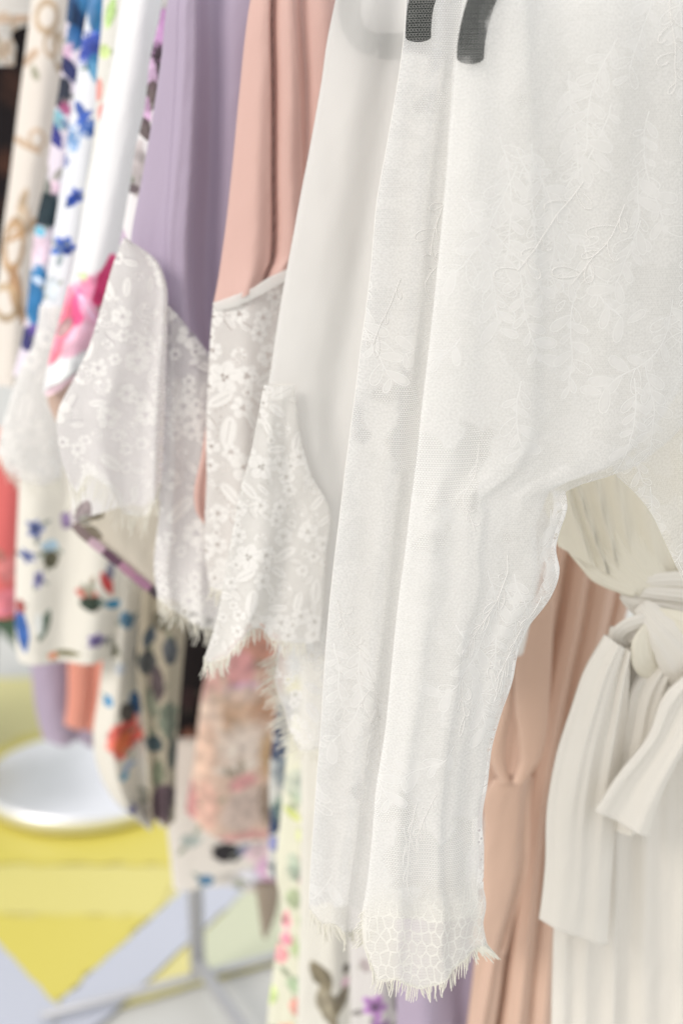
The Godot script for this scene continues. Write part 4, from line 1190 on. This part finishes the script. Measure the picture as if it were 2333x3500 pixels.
	sheet(r, "body", body, printed(print_on(body, pc(207, 206, 188), [["e", Vector2(-0.0389, 0.731), 0.0044, 0.0098, 10, pc(168,192,128)],
		["e", Vector2(-0.0465, 0.702), 0.0115, 0.008, 0, pc(172,184,160)],
		["l", Vector2(-0.0541, 0.6828), 0.0115, 0.0044, 40, pc(190,198,120)],
		["s", Vector2(-0.0436, 0.7166), 0.0151, 0.0178, 0, pc(160,170,160)],
		["e", Vector2(-0.0373, 0.6861), 0.0062, 0.0133, 0, pc(226,160,150)],
		["e", Vector2(-0.044, 0.6617), 0.0071, 0.0107, 0, pc(200,206,150)],
		["e", Vector2(-0.0396, 0.6307), 0.0089, 0.0213, 0, pc(230,180,176)],
		["e", Vector2(-0.0434, 0.6133), 0.008, 0.0107, 0, pc(228,150,172)],
		["s", Vector2(-0.0528, 0.622), 0.0089, 0.016, 0, pc(150,165,150)],
		["e", Vector2(-0.055, 0.5863), 0.0071, 0.0133, 0, pc(160,172,140)],
		["f", Vector2(-0.0628, 0.556), 0.008, 0.0151, 0, pc(226,150,160)],
		["e", Vector2(-0.0611, 0.5349), 0.0062, 0.008, 0, pc(222,138,160)],
		["e", Vector2(-0.0689, 0.5174), 0.008, 0.0107, 0, pc(226,150,156)],
		["s", Vector2(-0.0498, 0.5281), 0.0089, 0.0133, 0, pc(160,178,130)],
		["e", Vector2(-0.0521, 0.4859), 0.0133, 0.0098, 0, pc(150,170,140)],
		["l", Vector2(-0.0781, 0.468), 0.0133, 0.0053, 100, pc(168,188,120)],
		["e", Vector2(-0.0542, 0.4593), 0.0071, 0.0107, 0, pc(228,160,150)],
		["e", Vector2(-0.0408, 0.4466), 0.0089, 0.0089, 0, pc(190,200,170)],
		["f", Vector2(-0.0627, 0.4307), 0.0115, 0.0089, 0, pc(232,168,140)],
		["e", Vector2(-0.0448, 0.559), 0.0062, 0.0133, 0, pc(176,190,150)]], 460)))


func far_robes() -> void:
	# blue sprigs on white
	var r := robe("floral_robe", "white robe with blue sprigs and a white lace cuff", "blue")
	var s := shape(
		[Vector2(-0.2299, 1.5086), Vector2(-0.238, 1.4784), Vector2(-0.2449, 1.4479), Vector2(-0.256, 1.3899), Vector2(-0.2643, 1.3506), Vector2(-0.2719, 1.3108), Vector2(-0.2794, 1.2745), Vector2(-0.286, 1.2419), Vector2(-0.2934, 1.209), Vector2(-0.3036, 1.1716)],
		[Vector2(-0.1737, 1.5098), Vector2(-0.1892, 1.4097), Vector2(-0.2093, 1.3102), Vector2(-0.2332, 1.2284), Vector2(-0.2524, 1.17)], {"nu": 40, "nv": 60, "bulge": 0.016, "seed": 40, "folds": [[0.25, 0.3, 0.2, 0.008, 0.008]]})
	sheet(r, "sleeve", s, printed(print_on(s, pc(209, 211, 216), [["e", Vector2(-0.2297, 1.4785), 0.0102, 0.0278, 0, pc(60,104,150)],
		["e", Vector2(-0.2267, 1.4557), 0.0083, 0.0325, 0, pc(40,98,140)],
		["f", Vector2(-0.2376, 1.4434), 0.0139, 0.0158, 0, pc(84,98,172)],
		["s", Vector2(-0.2376, 1.4434), 0.0139, 0.0158, 0, pc(50,66,140)],
		["e", Vector2(-0.235, 1.4296), 0.0074, 0.0093, 0, pc(50,110,150)],
		["l", Vector2(-0.2338, 1.4211), 0.013, 0.0065, 70, pc(90,140,176)],
		["l", Vector2(-0.2489, 1.3868), 0.0121, 0.0042, 70, pc(50,76,150)],
		["l", Vector2(-0.2467, 1.3829), 0.0102, 0.0037, 140, pc(54,80,152)],
		["s", Vector2(-0.2439, 1.3734), 0.0111, 0.0083, 0, pc(60,92,160)],
		["e", Vector2(-0.2413, 1.3703), 0.0032, 0.0042, 0, pc(40,70,130)],
		["s", Vector2(-0.2584, 1.364), 0.0083, 0.0102, 0, pc(110,150,200)],
		["f", Vector2(-0.2577, 1.3115), 0.0074, 0.0102, 30, pc(44,66,146)],
		["l", Vector2(-0.2624, 1.3067), 0.0074, 0.0032, 130, pc(30,56,130)],
		["s", Vector2(-0.2662, 1.3439), 0.0037, 0.0065, 0, pc(90,100,150)],
		["f", Vector2(-0.2701, 1.2662), 0.0111, 0.0102, 10, pc(46,72,150)],
		["l", Vector2(-0.276, 1.2622), 0.0083, 0.0042, 150, pc(70,100,166)],
		["e", Vector2(-0.2679, 1.2613), 0.0056, 0.0037, 0, pc(30,48,110)],
		["e", Vector2(-0.2836, 1.2253), 0.0074, 0.0121, 0, pc(176,184,190)]])))
	var c := shape([Vector2(-0.2951, 1.2106), Vector2(-0.3036, 1.1735), Vector2(-0.3172, 1.1489), Vector2(-0.3297, 1.1155), Vector2(-0.3396, 1.086), Vector2(-0.3431, 1.069)], [Vector2(-0.2512, 1.2095), Vector2(-0.2572, 1.1679), Vector2(-0.2674, 1.1259), Vector2(-0.2778, 1.0833), Vector2(-0.2842, 1.04)],
		{"nu": 40, "nv": 40, "bulge": 0.014, "dn": 0.014, "seed": 41, "hem": [Vector2(0, 0), Vector2(0.1634, 0.0131), Vector2(0.435, 0.0147), Vector2(0.7128, 0.0119), Vector2(1, 0)]})
	sheet(r, "lace_cuff", c, M.cuff_lace, M.lace_lining, 0.24)
	fringe(r, c, M.fringe, "hem", 0.0, 1.0, 30, 0.014, 0.0)
	var body := shape([Vector2(-0.0684, 0.7866), Vector2(-0.0788, 0.7118), Vector2(-0.0807, 0.6344), Vector2(-0.0844, 0.5766)], [Vector2(-0.0115, 0.7817), Vector2(-0.0117, 0.6794), Vector2(-0.0119, 0.5682)], {"nu": 30, "nv": 30, "bulge": 0.01, "seed": 42})
	sheet(r, "body", body, printed(print_on(body, pc(190, 190, 186), [["e", Vector2(-0.0687, 0.7616), 0.0158, 0.0213, 0, pc(40,48,72)],
		["e", Vector2(-0.0729, 0.7265), 0.0111, 0.0111, 0, pc(44,52,80)],
		["s", Vector2(-0.0645, 0.7053), 0.0139, 0.0232, 0, pc(110,120,130)],
		["l", Vector2(-0.0758, 0.647), 0.0232, 0.0102, 110, pc(40,52,80)],
		["s", Vector2(-0.065, 0.6589), 0.0139, 0.0185, 0, pc(120,140,130)],
		["e", Vector2(-0.0776, 0.6183), 0.0065, 0.0093, 0, pc(120,124,170)],
		["e", Vector2(-0.0707, 0.5857), 0.0093, 0.0139, 0, pc(60,70,100)]])))

	# navy and pink
	r = robe("floral_robe", "robe with bold navy, black and pink flower print", "navy")
	s = shape(
		[Vector2(-0.2642, 1.5149), Vector2(-0.2714, 1.4675), Vector2(-0.2788, 1.4193), Vector2(-0.2858, 1.3867), Vector2(-0.2934, 1.3455), Vector2(-0.3, 1.3164), Vector2(-0.3072, 1.2912), Vector2(-0.3117, 1.2701), Vector2(-0.3183, 1.2274), Vector2(-0.3237, 1.1927), Vector2(-0.3305, 1.1622), Vector2(-0.34, 1.1315)],
		[Vector2(-0.1989, 1.5163), Vector2(-0.2155, 1.4116), Vector2(-0.2495, 1.3076), Vector2(-0.2749, 1.2221), Vector2(-0.2968, 1.13)], {"nu": 40, "nv": 60, "bulge": 0.014, "seed": 43, "folds": [[0.2, 0.25, 0.18, 0.008, 0.008]]})
	sheet(r, "sleeve", s, printed(print_on(s, pc(206, 197, 208), [["l", Vector2(-0.2593, 1.4796), 0.0389, 0.0126, 70, pc(24,54,90)],
		["l", Vector2(-0.2567, 1.4637), 0.0292, 0.0088, 80, pc(20,40,70)],
		["e", Vector2(-0.2645, 1.4564), 0.0068, 0.0126, 0, pc(40,86,136)],
		["l", Vector2(-0.25, 1.4837), 0.0195, 0.0088, 60, pc(50,100,140)],
		["e", Vector2(-0.2728, 1.4395), 0.0049, 0.0146, 20, pc(206,170,196)],
		["l", Vector2(-0.2701, 1.4274), 0.0224, 0.0068, 52, pc(24,30,70)],
		["e", Vector2(-0.2786, 1.4063), 0.0083, 0.0165, 10, pc(26,32,46)],
		["e", Vector2(-0.2769, 1.3908), 0.0058, 0.0068, 0, pc(160,80,120)],
		["e", Vector2(-0.2848, 1.3818), 0.0078, 0.0107, 0, pc(120,176,190)],
		["e", Vector2(-0.2776, 1.3765), 0.0039, 0.0058, 0, pc(100,124,150)],
		["l", Vector2(-0.2889, 1.3683), 0.0175, 0.0068, 65, pc(36,40,110)],
		["e", Vector2(-0.3012, 1.3327), 0.0039, 0.0088, 0, pc(180,130,180)],
		["e", Vector2(-0.2983, 1.3164), 0.0146, 0.0088, 0, pc(212,184,200)],
		["e", Vector2(-0.2994, 1.2954), 0.0165, 0.0185, 0, pc(18,34,40)],
		["e", Vector2(-0.3064, 1.2751), 0.0058, 0.0049, 30, pc(96,170,196)],
		["e", Vector2(-0.3065, 1.2572), 0.0146, 0.0126, 0, pc(212,190,204)],
		["e", Vector2(-0.3123, 1.2134), 0.0146, 0.0292, 6, pc(32,98,150)],
		["e", Vector2(-0.3107, 1.2272), 0.0078, 0.0039, 20, pc(190,200,220)],
		["e", Vector2(-0.3208, 1.1681), 0.0126, 0.0126, 0, pc(36,36,84)],
		["e", Vector2(-0.3159, 1.1785), 0.0068, 0.0058, 0, pc(100,80,150)]], 460)))
	r = robe("floral_robe", "pale robe with mixed print and a taupe tie end, lowest beside the rack post", "low_print")
	body = shape([Vector2(-0.2411, 0.5957), Vector2(-0.2399, 0.4887), Vector2(-0.2359, 0.4303), Vector2(-0.2329, 0.3764)], [Vector2(-0.0384, 0.5768), Vector2(-0.0511, 0.449), Vector2(-0.0762, 0.359)], {"nu": 40, "nv": 30, "bulge": 0.01, "seed": 44, "hem_reach": 0.2, "hem": [Vector2(0, 0), Vector2(0.158, -0.0011), Vector2(0.2723, -0.0076), Vector2(0.4624, -0.01), Vector2(0.614, -0.0005), Vector2(0.7674, 0.0037), Vector2(0.8643, -0.0002), Vector2(1, 0)]})
	sheet(r, "body", body, printed(print_on(body, pc(204, 199, 192), [["e", Vector2(-0.1606, 0.4283), 0.0208, 0.015, 10, pc(24,22,26)],
		["e", Vector2(-0.1356, 0.4288), 0.0115, 0.0092, 0, pc(90,100,130)],
		["e", Vector2(-0.1117, 0.4229), 0.0289, 0.015, 0, pc(205,180,186)],
		["e", Vector2(-0.1086, 0.3895), 0.0173, 0.0231, 0, pc(200,160,190)],
		["e", Vector2(-0.0928, 0.3943), 0.0087, 0.0231, -20, pc(48,52,96)],
		["e", Vector2(-0.0842, 0.4099), 0.0138, 0.0104, 0, pc(226,170,134)],
		["e", Vector2(-0.0833, 0.3799), 0.0104, 0.0092, 0, pc(50,104,96)],
		["e", Vector2(-0.1363, 0.3861), 0.0231, 0.0138, 0, pc(206,206,216)],
		["e", Vector2(-0.19, 0.3897), 0.0115, 0.0081, 0, pc(60,104,140)],
		["e", Vector2(-0.1602, 0.3915), 0.0173, 0.0069, 0, pc(170,166,160)],
		["e", Vector2(-0.2085, 0.4493), 0.015, 0.0092, 0, pc(150,160,156)]])))
	s = shape([Vector2(-0.1238, 0.3825), Vector2(-0.1196, 0.3423), Vector2(-0.1154, 0.3016)], [Vector2(-0.0891, 0.3784), Vector2(-0.0957, 0.3326), Vector2(-0.1094, 0.2981)], {"nu": 20, "nv": 24, "bulge": 0.006, "dn": 0.02, "seed": 45})
	sheet(r, "tie_end", s, cloth(pc(140, 128, 114), 0.75, 0.15))

	# cream with blue and red flowers
	r = robe("floral_robe", "cream robe scattered with blue, red and green flowers", "cream_floral")
	s = shape(
		[Vector2(-0.3516, 1.0541), Vector2(-0.3574, 0.9917), Vector2(-0.3631, 0.933), Vector2(-0.3683, 0.8682), Vector2(-0.3701, 0.812), Vector2(-0.369, 0.7985)],
		[Vector2(-0.2349, 1.049), Vector2(-0.2377, 0.9755), Vector2(-0.2454, 0.9006), Vector2(-0.2546, 0.8499), Vector2(-0.2651, 0.796)],
		{"nu": 50, "nv": 50, "bulge": 0.018, "seed": 46, "folds": [[0.45, 0.45, 0.15, -0.008, -0.008], [0.75, 0.75, 0.15, 0.008, 0.01], [0.15, 0.15, 0.12, 0.005, 0.006]]})
	sheet(r, "sleeve", s, printed(print_on(s, pc(209, 205, 196), [["f", Vector2(-0.3424, 0.9546), 0.0102, 0.0122, 0, pc(66,78,130)],
		["f", Vector2(-0.3525, 0.9234), 0.0102, 0.0081, 30, pc(70,80,128)],
		["e", Vector2(-0.3281, 0.9334), 0.0092, 0.0071, 0, pc(150,178,198)],
		["e", Vector2(-0.3275, 0.9179), 0.0081, 0.0112, 0, pc(74,72,56)],
		["f", Vector2(-0.3422, 0.8972), 0.0071, 0.0112, 10, pc(100,98,150)],
		["e", Vector2(-0.3094, 0.9596), 0.0061, 0.0102, 0, pc(130,110,150)],
		["e", Vector2(-0.291, 0.8781), 0.0122, 0.0071, 0, pc(200,110,100)],
		["e", Vector2(-0.2862, 0.867), 0.0132, 0.0087, 0, pc(32,44,36)],
		["l", Vector2(-0.2689, 0.8894), 0.0173, 0.0061, 70, pc(170,52,54)],
		["e", Vector2(-0.2629, 0.8618), 0.0092, 0.0056, 20, pc(36,116,160)],
		["l", Vector2(-0.3389, 0.8431), 0.0204, 0.0061, 110, pc(76,92,80)],
		["e", Vector2(-0.3445, 0.8461), 0.0051, 0.0132, 0, pc(206,208,206)],
		["l", Vector2(-0.3629, 0.8387), 0.0275, 0.0076, 86, pc(36,74,142)],
		["e", Vector2(-0.3633, 0.8648), 0.0051, 0.0081, 0, pc(150,60,60)],
		["f", Vector2(-0.2833, 0.8235), 0.0112, 0.0102, 0, pc(96,84,136)],
		["l", Vector2(-0.3188, 0.8081), 0.0204, 0.0041, 0, pc(112,108,78)],
		["e", Vector2(-0.3313, 0.8059), 0.0051, 0.0041, 0, pc(206,130,100)],
		["e", Vector2(-0.2646, 0.9018), 0.0051, 0.0102, 0, pc(110,110,130)]])))
	body = shape(
		[Vector2(-0.2641, 0.8981), Vector2(-0.2696, 0.8365), Vector2(-0.2769, 0.7793), Vector2(-0.2825, 0.7424), Vector2(-0.2908, 0.6891), Vector2(-0.2872, 0.6558), Vector2(-0.2775, 0.6261), Vector2(-0.2633, 0.6023), Vector2(-0.2366, 0.5791)],
		[Vector2(-0.1813, 0.8928), Vector2(-0.1933, 0.7886), Vector2(-0.1996, 0.6806), Vector2(-0.2064, 0.6256), Vector2(-0.2131, 0.5766)],
		{"nu": 50, "nv": 50, "bulge": 0.016, "dn": -0.012, "seed": 47, "folds": [[0.2, 0.25, 0.12, 0.008, 0.012], [0.5, 0.55, 0.16, -0.02, -0.024], [0.75, 0.8, 0.1, 0.006, 0.006]]})
	sheet(r, "body", body, printed(print_on(body, pc(206, 202, 192), [["e", Vector2(-0.2652, 0.806), 0.0066, 0.0102, 0, pc(80,80,62)],
		["e", Vector2(-0.2727, 0.7421), 0.0051, 0.0071, 0, pc(60,130,180)],
		["e", Vector2(-0.2564, 0.6928), 0.0204, 0.0234, 0, pc(190,84,78)],
		["f", Vector2(-0.2553, 0.6964), 0.0254, 0.0254, 20, pc(204,100,90)],
		["e", Vector2(-0.2586, 0.6886), 0.0112, 0.0132, 0, pc(206,112,74)],
		["e", Vector2(-0.2411, 0.7303), 0.0076, 0.0163, -10, pc(44,80,124)],
		["l", Vector2(-0.2513, 0.7231), 0.0173, 0.0087, 70, pc(62,60,58)],
		["e", Vector2(-0.2577, 0.6475), 0.0046, 0.0051, 0, pc(80,150,190)],
		["e", Vector2(-0.2524, 0.6552), 0.0081, 0.0051, 0, pc(140,160,190)],
		["f", Vector2(-0.2518, 0.6053), 0.0071, 0.0071, 0, pc(70,70,120)],
		["e", Vector2(-0.2478, 0.8391), 0.0081, 0.0122, -30, pc(70,110,140)],
		["l", Vector2(-0.2271, 0.8177), 0.0153, 0.0071, 110, pc(50,60,70)],
		["e", Vector2(-0.2292, 0.7868), 0.0112, 0.0143, 0, pc(54,58,62)],
		["e", Vector2(-0.2186, 0.7632), 0.0071, 0.0204, 0, pc(70,60,64)],
		["e", Vector2(-0.2237, 0.687), 0.0102, 0.0112, 0, pc(44,58,64)],
		["e", Vector2(-0.2076, 0.7192), 0.0112, 0.0204, 0, pc(96,104,92)],
		["l", Vector2(-0.2268, 0.7425), 0.0204, 0.0071, 80, pc(110,116,100)],
		["e", Vector2(-0.1999, 0.8041), 0.0092, 0.0153, 0, pc(70,76,84)],
		["e", Vector2(-0.2151, 0.6098), 0.0153, 0.0254, 20, pc(70,56,64)],
		["e", Vector2(-0.2573, 0.7822), 0.0061, 0.0081, 0, pc(190,196,204)]], 420)))

	# added dark sheet: shade between the robes, put into its ground and flower colours
	r = robe("floral_robe", "added taupe flowered sheet, its dark colour standing for shade beside the cream flowered robe", "taupe")
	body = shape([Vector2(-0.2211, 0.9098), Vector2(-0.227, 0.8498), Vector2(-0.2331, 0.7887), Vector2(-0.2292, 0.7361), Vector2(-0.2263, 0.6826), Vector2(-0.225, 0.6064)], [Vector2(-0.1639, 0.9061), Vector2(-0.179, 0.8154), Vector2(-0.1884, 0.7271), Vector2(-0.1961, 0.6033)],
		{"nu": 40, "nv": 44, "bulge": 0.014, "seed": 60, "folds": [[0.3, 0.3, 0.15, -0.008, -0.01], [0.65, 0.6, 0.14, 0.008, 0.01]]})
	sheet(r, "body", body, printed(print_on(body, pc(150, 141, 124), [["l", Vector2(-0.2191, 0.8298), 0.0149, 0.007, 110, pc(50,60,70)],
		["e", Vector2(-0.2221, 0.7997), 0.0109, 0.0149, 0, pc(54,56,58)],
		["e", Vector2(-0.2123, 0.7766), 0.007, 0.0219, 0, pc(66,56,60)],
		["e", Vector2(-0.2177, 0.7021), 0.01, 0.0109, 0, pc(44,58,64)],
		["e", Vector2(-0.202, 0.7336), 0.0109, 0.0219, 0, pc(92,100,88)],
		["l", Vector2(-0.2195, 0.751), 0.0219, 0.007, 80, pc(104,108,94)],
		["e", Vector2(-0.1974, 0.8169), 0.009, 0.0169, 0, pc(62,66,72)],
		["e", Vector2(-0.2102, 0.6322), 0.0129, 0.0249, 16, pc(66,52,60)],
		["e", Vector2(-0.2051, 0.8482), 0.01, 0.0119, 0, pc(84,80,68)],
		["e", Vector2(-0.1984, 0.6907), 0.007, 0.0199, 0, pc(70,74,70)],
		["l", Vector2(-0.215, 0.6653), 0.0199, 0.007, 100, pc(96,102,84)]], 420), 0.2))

	# cream with gold scrolls
	r = robe("scroll_robe", "cream robe embroidered with brown scrolls down its sleeve", "scroll")
	s = shape(
		[Vector2(-0.3272, 1.5281), Vector2(-0.3327, 1.4937), Vector2(-0.3405, 1.4502), Vector2(-0.3488, 1.406), Vector2(-0.3575, 1.3568), Vector2(-0.3656, 1.3115), Vector2(-0.3736, 1.2702), Vector2(-0.3795, 1.233), Vector2(-0.3876, 1.1764), Vector2(-0.397, 1.0995)],
		[Vector2(-0.2455, 1.5298), Vector2(-0.264, 1.4154), Vector2(-0.2866, 1.3247), Vector2(-0.3097, 1.2317), Vector2(-0.326, 1.0969)], {"nu": 40, "nv": 60, "bulge": 0.016, "seed": 48, "folds": [[0.25, 0.3, 0.2, 0.01, 0.01], [0.6, 0.6, 0.15, -0.01, -0.01]]})
	sheet(r, "sleeve", s, printed(print_on(s, pc(208, 201, 193), [["o", Vector2(-0.3179, 1.4853), 0.0128, 0.0181, 10, pc(172,150,124)],
		["o", Vector2(-0.3158, 1.457), 0.0075, 0.0139, 0, pc(168,146,122)],
		["e", Vector2(-0.3372, 1.4449), 0.0128, 0.0048, -40, pc(176,152,130)],
		["o", Vector2(-0.308, 1.4505), 0.0064, 0.0213, 0, pc(160,142,120)],
		["o", Vector2(-0.3345, 1.3622), 0.0096, 0.0117, 0, pc(176,154,132)],
		["l", Vector2(-0.3466, 1.3568), 0.0235, 0.0037, 30, pc(176,152,128)],
		["e", Vector2(-0.3527, 1.2976), 0.0043, 0.016, 20, pc(172,150,124)],
		["l", Vector2(-0.3497, 1.2699), 0.032, 0.0043, -35, pc(160,128,96)],
		["o", Vector2(-0.3646, 1.2514), 0.0117, 0.032, 10, pc(166,136,104)],
		["l", Vector2(-0.3655, 1.2044), 0.0299, 0.0075, 88, pc(152,118,88)],
		["e", Vector2(-0.3619, 1.1853), 0.0037, 0.0213, -10, pc(150,116,84)],
		["o", Vector2(-0.3774, 1.1905), 0.016, 0.0213, 0, pc(170,148,120)],
		["e", Vector2(-0.3492, 1.2791), 0.0053, 0.016, 0, pc(178,160,140)]])))
	body = shape(
		[Vector2(-0.146, 0.8056), Vector2(-0.1639, 0.7379), Vector2(-0.1769, 0.6981), Vector2(-0.1847, 0.6516), Vector2(-0.1918, 0.5924), Vector2(-0.1981, 0.5627), Vector2(-0.2048, 0.5255)],
		[Vector2(-0.0692, 0.8002), Vector2(-0.0713, 0.7012), Vector2(-0.0768, 0.6117), Vector2(-0.0832, 0.5512), Vector2(-0.0944, 0.4744)], {"nu": 44, "nv": 50, "bulge": 0.016, "seed": 49, "folds": [[0.3, 0.3, 0.15, 0.008, 0.01], [0.7, 0.75, 0.15, -0.008, -0.01]],
		"hem": [Vector2(0, 0), Vector2(0.2185, 0.0118), Vector2(0.4718, 0.0162), Vector2(0.7294, 0.0099), Vector2(1, 0)]})
	var g := robe("gold_lace_robe", "pink and gold lace robe hanging low beyond the fringed cuff", "gold")
	sheet(g, "body", body, printed(print_on(body, pc(204, 178, 162), [["e", Vector2(-0.1087, 0.7452), 0.0388, 0.0333, 0, pc(178,128,112)],
		["e", Vector2(-0.134, 0.718), 0.0188, 0.0333, 0, pc(206,150,150)],
		["e", Vector2(-0.1318, 0.6896), 0.0255, 0.0155, 0, pc(206,168,192)],
		["e", Vector2(-0.0927, 0.697), 0.0133, 0.0222, 0, pc(176,130,110)],
		["e", Vector2(-0.1702, 0.7034), 0.0133, 0.0388, 10, pc(206,164,156)],
		["e", Vector2(-0.1378, 0.6653), 0.0499, 0.0333, 0, pc(206,184,166)],
		["s", Vector2(-0.1492, 0.6544), 0.0443, 0.0277, 0, pc(190,156,130)],
		["s", Vector2(-0.1045, 0.6504), 0.0222, 0.0333, 0, pc(180,140,114)],
		["s", Vector2(-0.1714, 0.6504), 0.0166, 0.0333, 0, pc(222,200,186)],
		["s", Vector2(-0.1276, 0.6165), 0.0499, 0.0333, 0, pc(222,208,196)],
		["e", Vector2(-0.178, 0.6091), 0.0122, 0.0443, 4, pc(208,178,160)],
		["s", Vector2(-0.0997, 0.5957), 0.0111, 0.0333, 0, pc(178,146,108)],
		["e", Vector2(-0.1393, 0.5873), 0.0333, 0.0078, 0, pc(220,208,196)],
		["e", Vector2(-0.133, 0.5654), 0.0188, 0.0111, 0, pc(208,150,150)],
		["e", Vector2(-0.1292, 0.525), 0.0333, 0.031, 0, pc(190,172,162)],
		["e", Vector2(-0.1797, 0.5395), 0.0144, 0.0333, 0, pc(202,164,150)],
		["e", Vector2(-0.2009, 0.5447), 0.01, 0.0333, 0, pc(176,124,124)],
		["e", Vector2(-0.1413, 0.4877), 0.0499, 0.0078, 6, pc(200,150,146)],
		["e", Vector2(-0.1006, 0.5282), 0.0111, 0.0333, 0, pc(140,124,110)]], 420)))

	# second scroll robe, short sleeve at the corner
	r = robe("scroll_robe", "cream robe with brown scrolls ending high above the black robe", "scroll_b")
	s = shape([Vector2(-0.4341, 1.5394), Vector2(-0.4378, 1.484), Vector2(-0.4407, 1.4409)], [Vector2(-0.3483, 1.5412), Vector2(-0.358, 1.5039), Vector2(-0.3628, 1.487), Vector2(-0.3757, 1.4821), Vector2(-0.3788, 1.4614), Vector2(-0.3819, 1.4414)], {"nu": 30, "nv": 40, "bulge": 0.014, "seed": 50})
	sheet(r, "sleeve", s, printed(print_on(s, pc(208, 203, 198), [["l", Vector2(-0.3751, 1.4919), 0.0289, 0.0046, -8, pc(176,150,128)],
		["o", Vector2(-0.3902, 1.48), 0.0138, 0.0196, 0, pc(190,170,150)],
		["e", Vector2(-0.3945, 1.4565), 0.0104, 0.0069, 0, pc(180,160,140)],
		["o", Vector2(-0.3871, 1.4518), 0.0081, 0.0104, 0, pc(186,166,146)]])))

	# black
	r = robe("black_robe", "black robe with faint brown flowers among the far prints", "black")
	s = shape([Vector2(-0.4499, 1.5456), Vector2(-0.4617, 1.3704), Vector2(-0.4785, 1.1963)], [Vector2(-0.3259, 1.5482), Vector2(-0.35, 1.3704), Vector2(-0.38, 1.1943)], {"nu": 30, "nv": 40, "bulge": 0.014, "seed": 51})
	sheet(r, "sleeve", s, printed(print_on(s, pc(24, 19, 21), [["s", Vector2(-0.3982, 1.4203), 0.0179, 0.0239, 0, pc(60,40,34)],
		["s", Vector2(-0.3901, 1.3855), 0.0096, 0.0179, 0, pc(54,36,32)],
		["s", Vector2(-0.4134, 1.335), 0.012, 0.0179, 0, pc(70,44,34)],
		["s", Vector2(-0.4116, 1.2787), 0.012, 0.0179, 0, pc(60,40,34)]]), 0.0))
	body = shape([Vector2(-0.2372, 0.815), Vector2(-0.2443, 0.6306), Vector2(-0.2537, 0.4504)], [Vector2(-0.086, 0.8053), Vector2(-0.0882, 0.6173), Vector2(-0.0967, 0.4201)], {"nu": 40, "nv": 40, "bulge": 0.012, "seed": 52, "folds": [[0.4, 0.4, 0.15, -0.012, -0.012]]})
	sheet(r, "body", body, printed(print_on(body, pc(26, 21, 22), [["s", Vector2(-0.2154, 0.5707), 0.0096, 0.0179, 0, pc(150,100,80)],
		["s", Vector2(-0.2198, 0.5192), 0.0108, 0.0299, 0, pc(196,176,170)],
		["e", Vector2(-0.2363, 0.4684), 0.012, 0.0239, 0, pc(70,50,60)],
		["e", Vector2(-0.2138, 0.628), 0.012, 0.0179, 0, pc(50,36,36)]]), 0.0))

	# coral pink at the edge, lilac and salmon tails lower down
	r = robe("coral_robe", "coral pink robe with straight hem at the far edge of the row", "rose")
	s = shape([Vector2(-0.5192, 0.9983), Vector2(-0.5278, 0.8734), Vector2(-0.5367, 0.7461)], [Vector2(-0.4183, 0.994), Vector2(-0.4254, 0.9271), Vector2(-0.4372, 0.8381), Vector2(-0.4451, 0.7395)], {"nu": 30, "nv": 30, "bulge": 0.012, "seed": 53, "folds": [[0.8, 0.8, 0.15, 0.006, 0.006]]})
	sheet(r, "sleeve", s, printed(print_on(s, pc(206, 104, 102), [["e", Vector2(-0.449, 0.9809), 0.0495, 0.031, 0, pc(214,178,164)],
		["e", Vector2(-0.4618, 0.7666), 0.0372, 0.0161, 0, pc(214,128,140)],
		["e", Vector2(-0.4537, 0.8089), 0.0186, 0.0186, 0, pc(206,130,128)],
		["e", Vector2(-0.4629, 0.7494), 0.0495, 0.0037, 0, pc(220,140,160)]])))
	r = robe("lilac_robe", "lilac robe, only its plain tail showing under the cream flowered sleeve", "lilac")
	s = shape([Vector2(-0.4468, 0.7231), Vector2(-0.4478, 0.6189), Vector2(-0.4455, 0.5722), Vector2(-0.4381, 0.5286)], [Vector2(-0.3485, 0.716), Vector2(-0.3543, 0.6112), Vector2(-0.3602, 0.5036)], {"nu": 30, "nv": 30, "bulge": 0.012, "seed": 54, "folds": [[0.62, 0.62, 0.1, -0.014, -0.014], [0.3, 0.3, 0.2, 0.006, 0.008]], "hem": [Vector2(0, 0), Vector2(0.326, -0.0004), Vector2(0.6425, -0.0073), Vector2(1, 0)]})
	sheet(r, "tail", s, M.lavender)
	r = robe("salmon_robe", "salmon robe tail in front of the plain lilac tail", "lilac")
	s = shape([Vector2(-0.3971, 0.7363), Vector2(-0.3986, 0.6343), Vector2(-0.4017, 0.5956), Vector2(-0.4066, 0.5685)], [Vector2(-0.3312, 0.7316), Vector2(-0.339, 0.6294), Vector2(-0.3522, 0.5451)], {"nu": 30, "nv": 30, "bulge": 0.01, "dn": 0.05, "seed": 55, "folds": [[0.6, 0.6, 0.15, -0.01, -0.012]]})
	sheet(r, "tail", s, M.salmon)
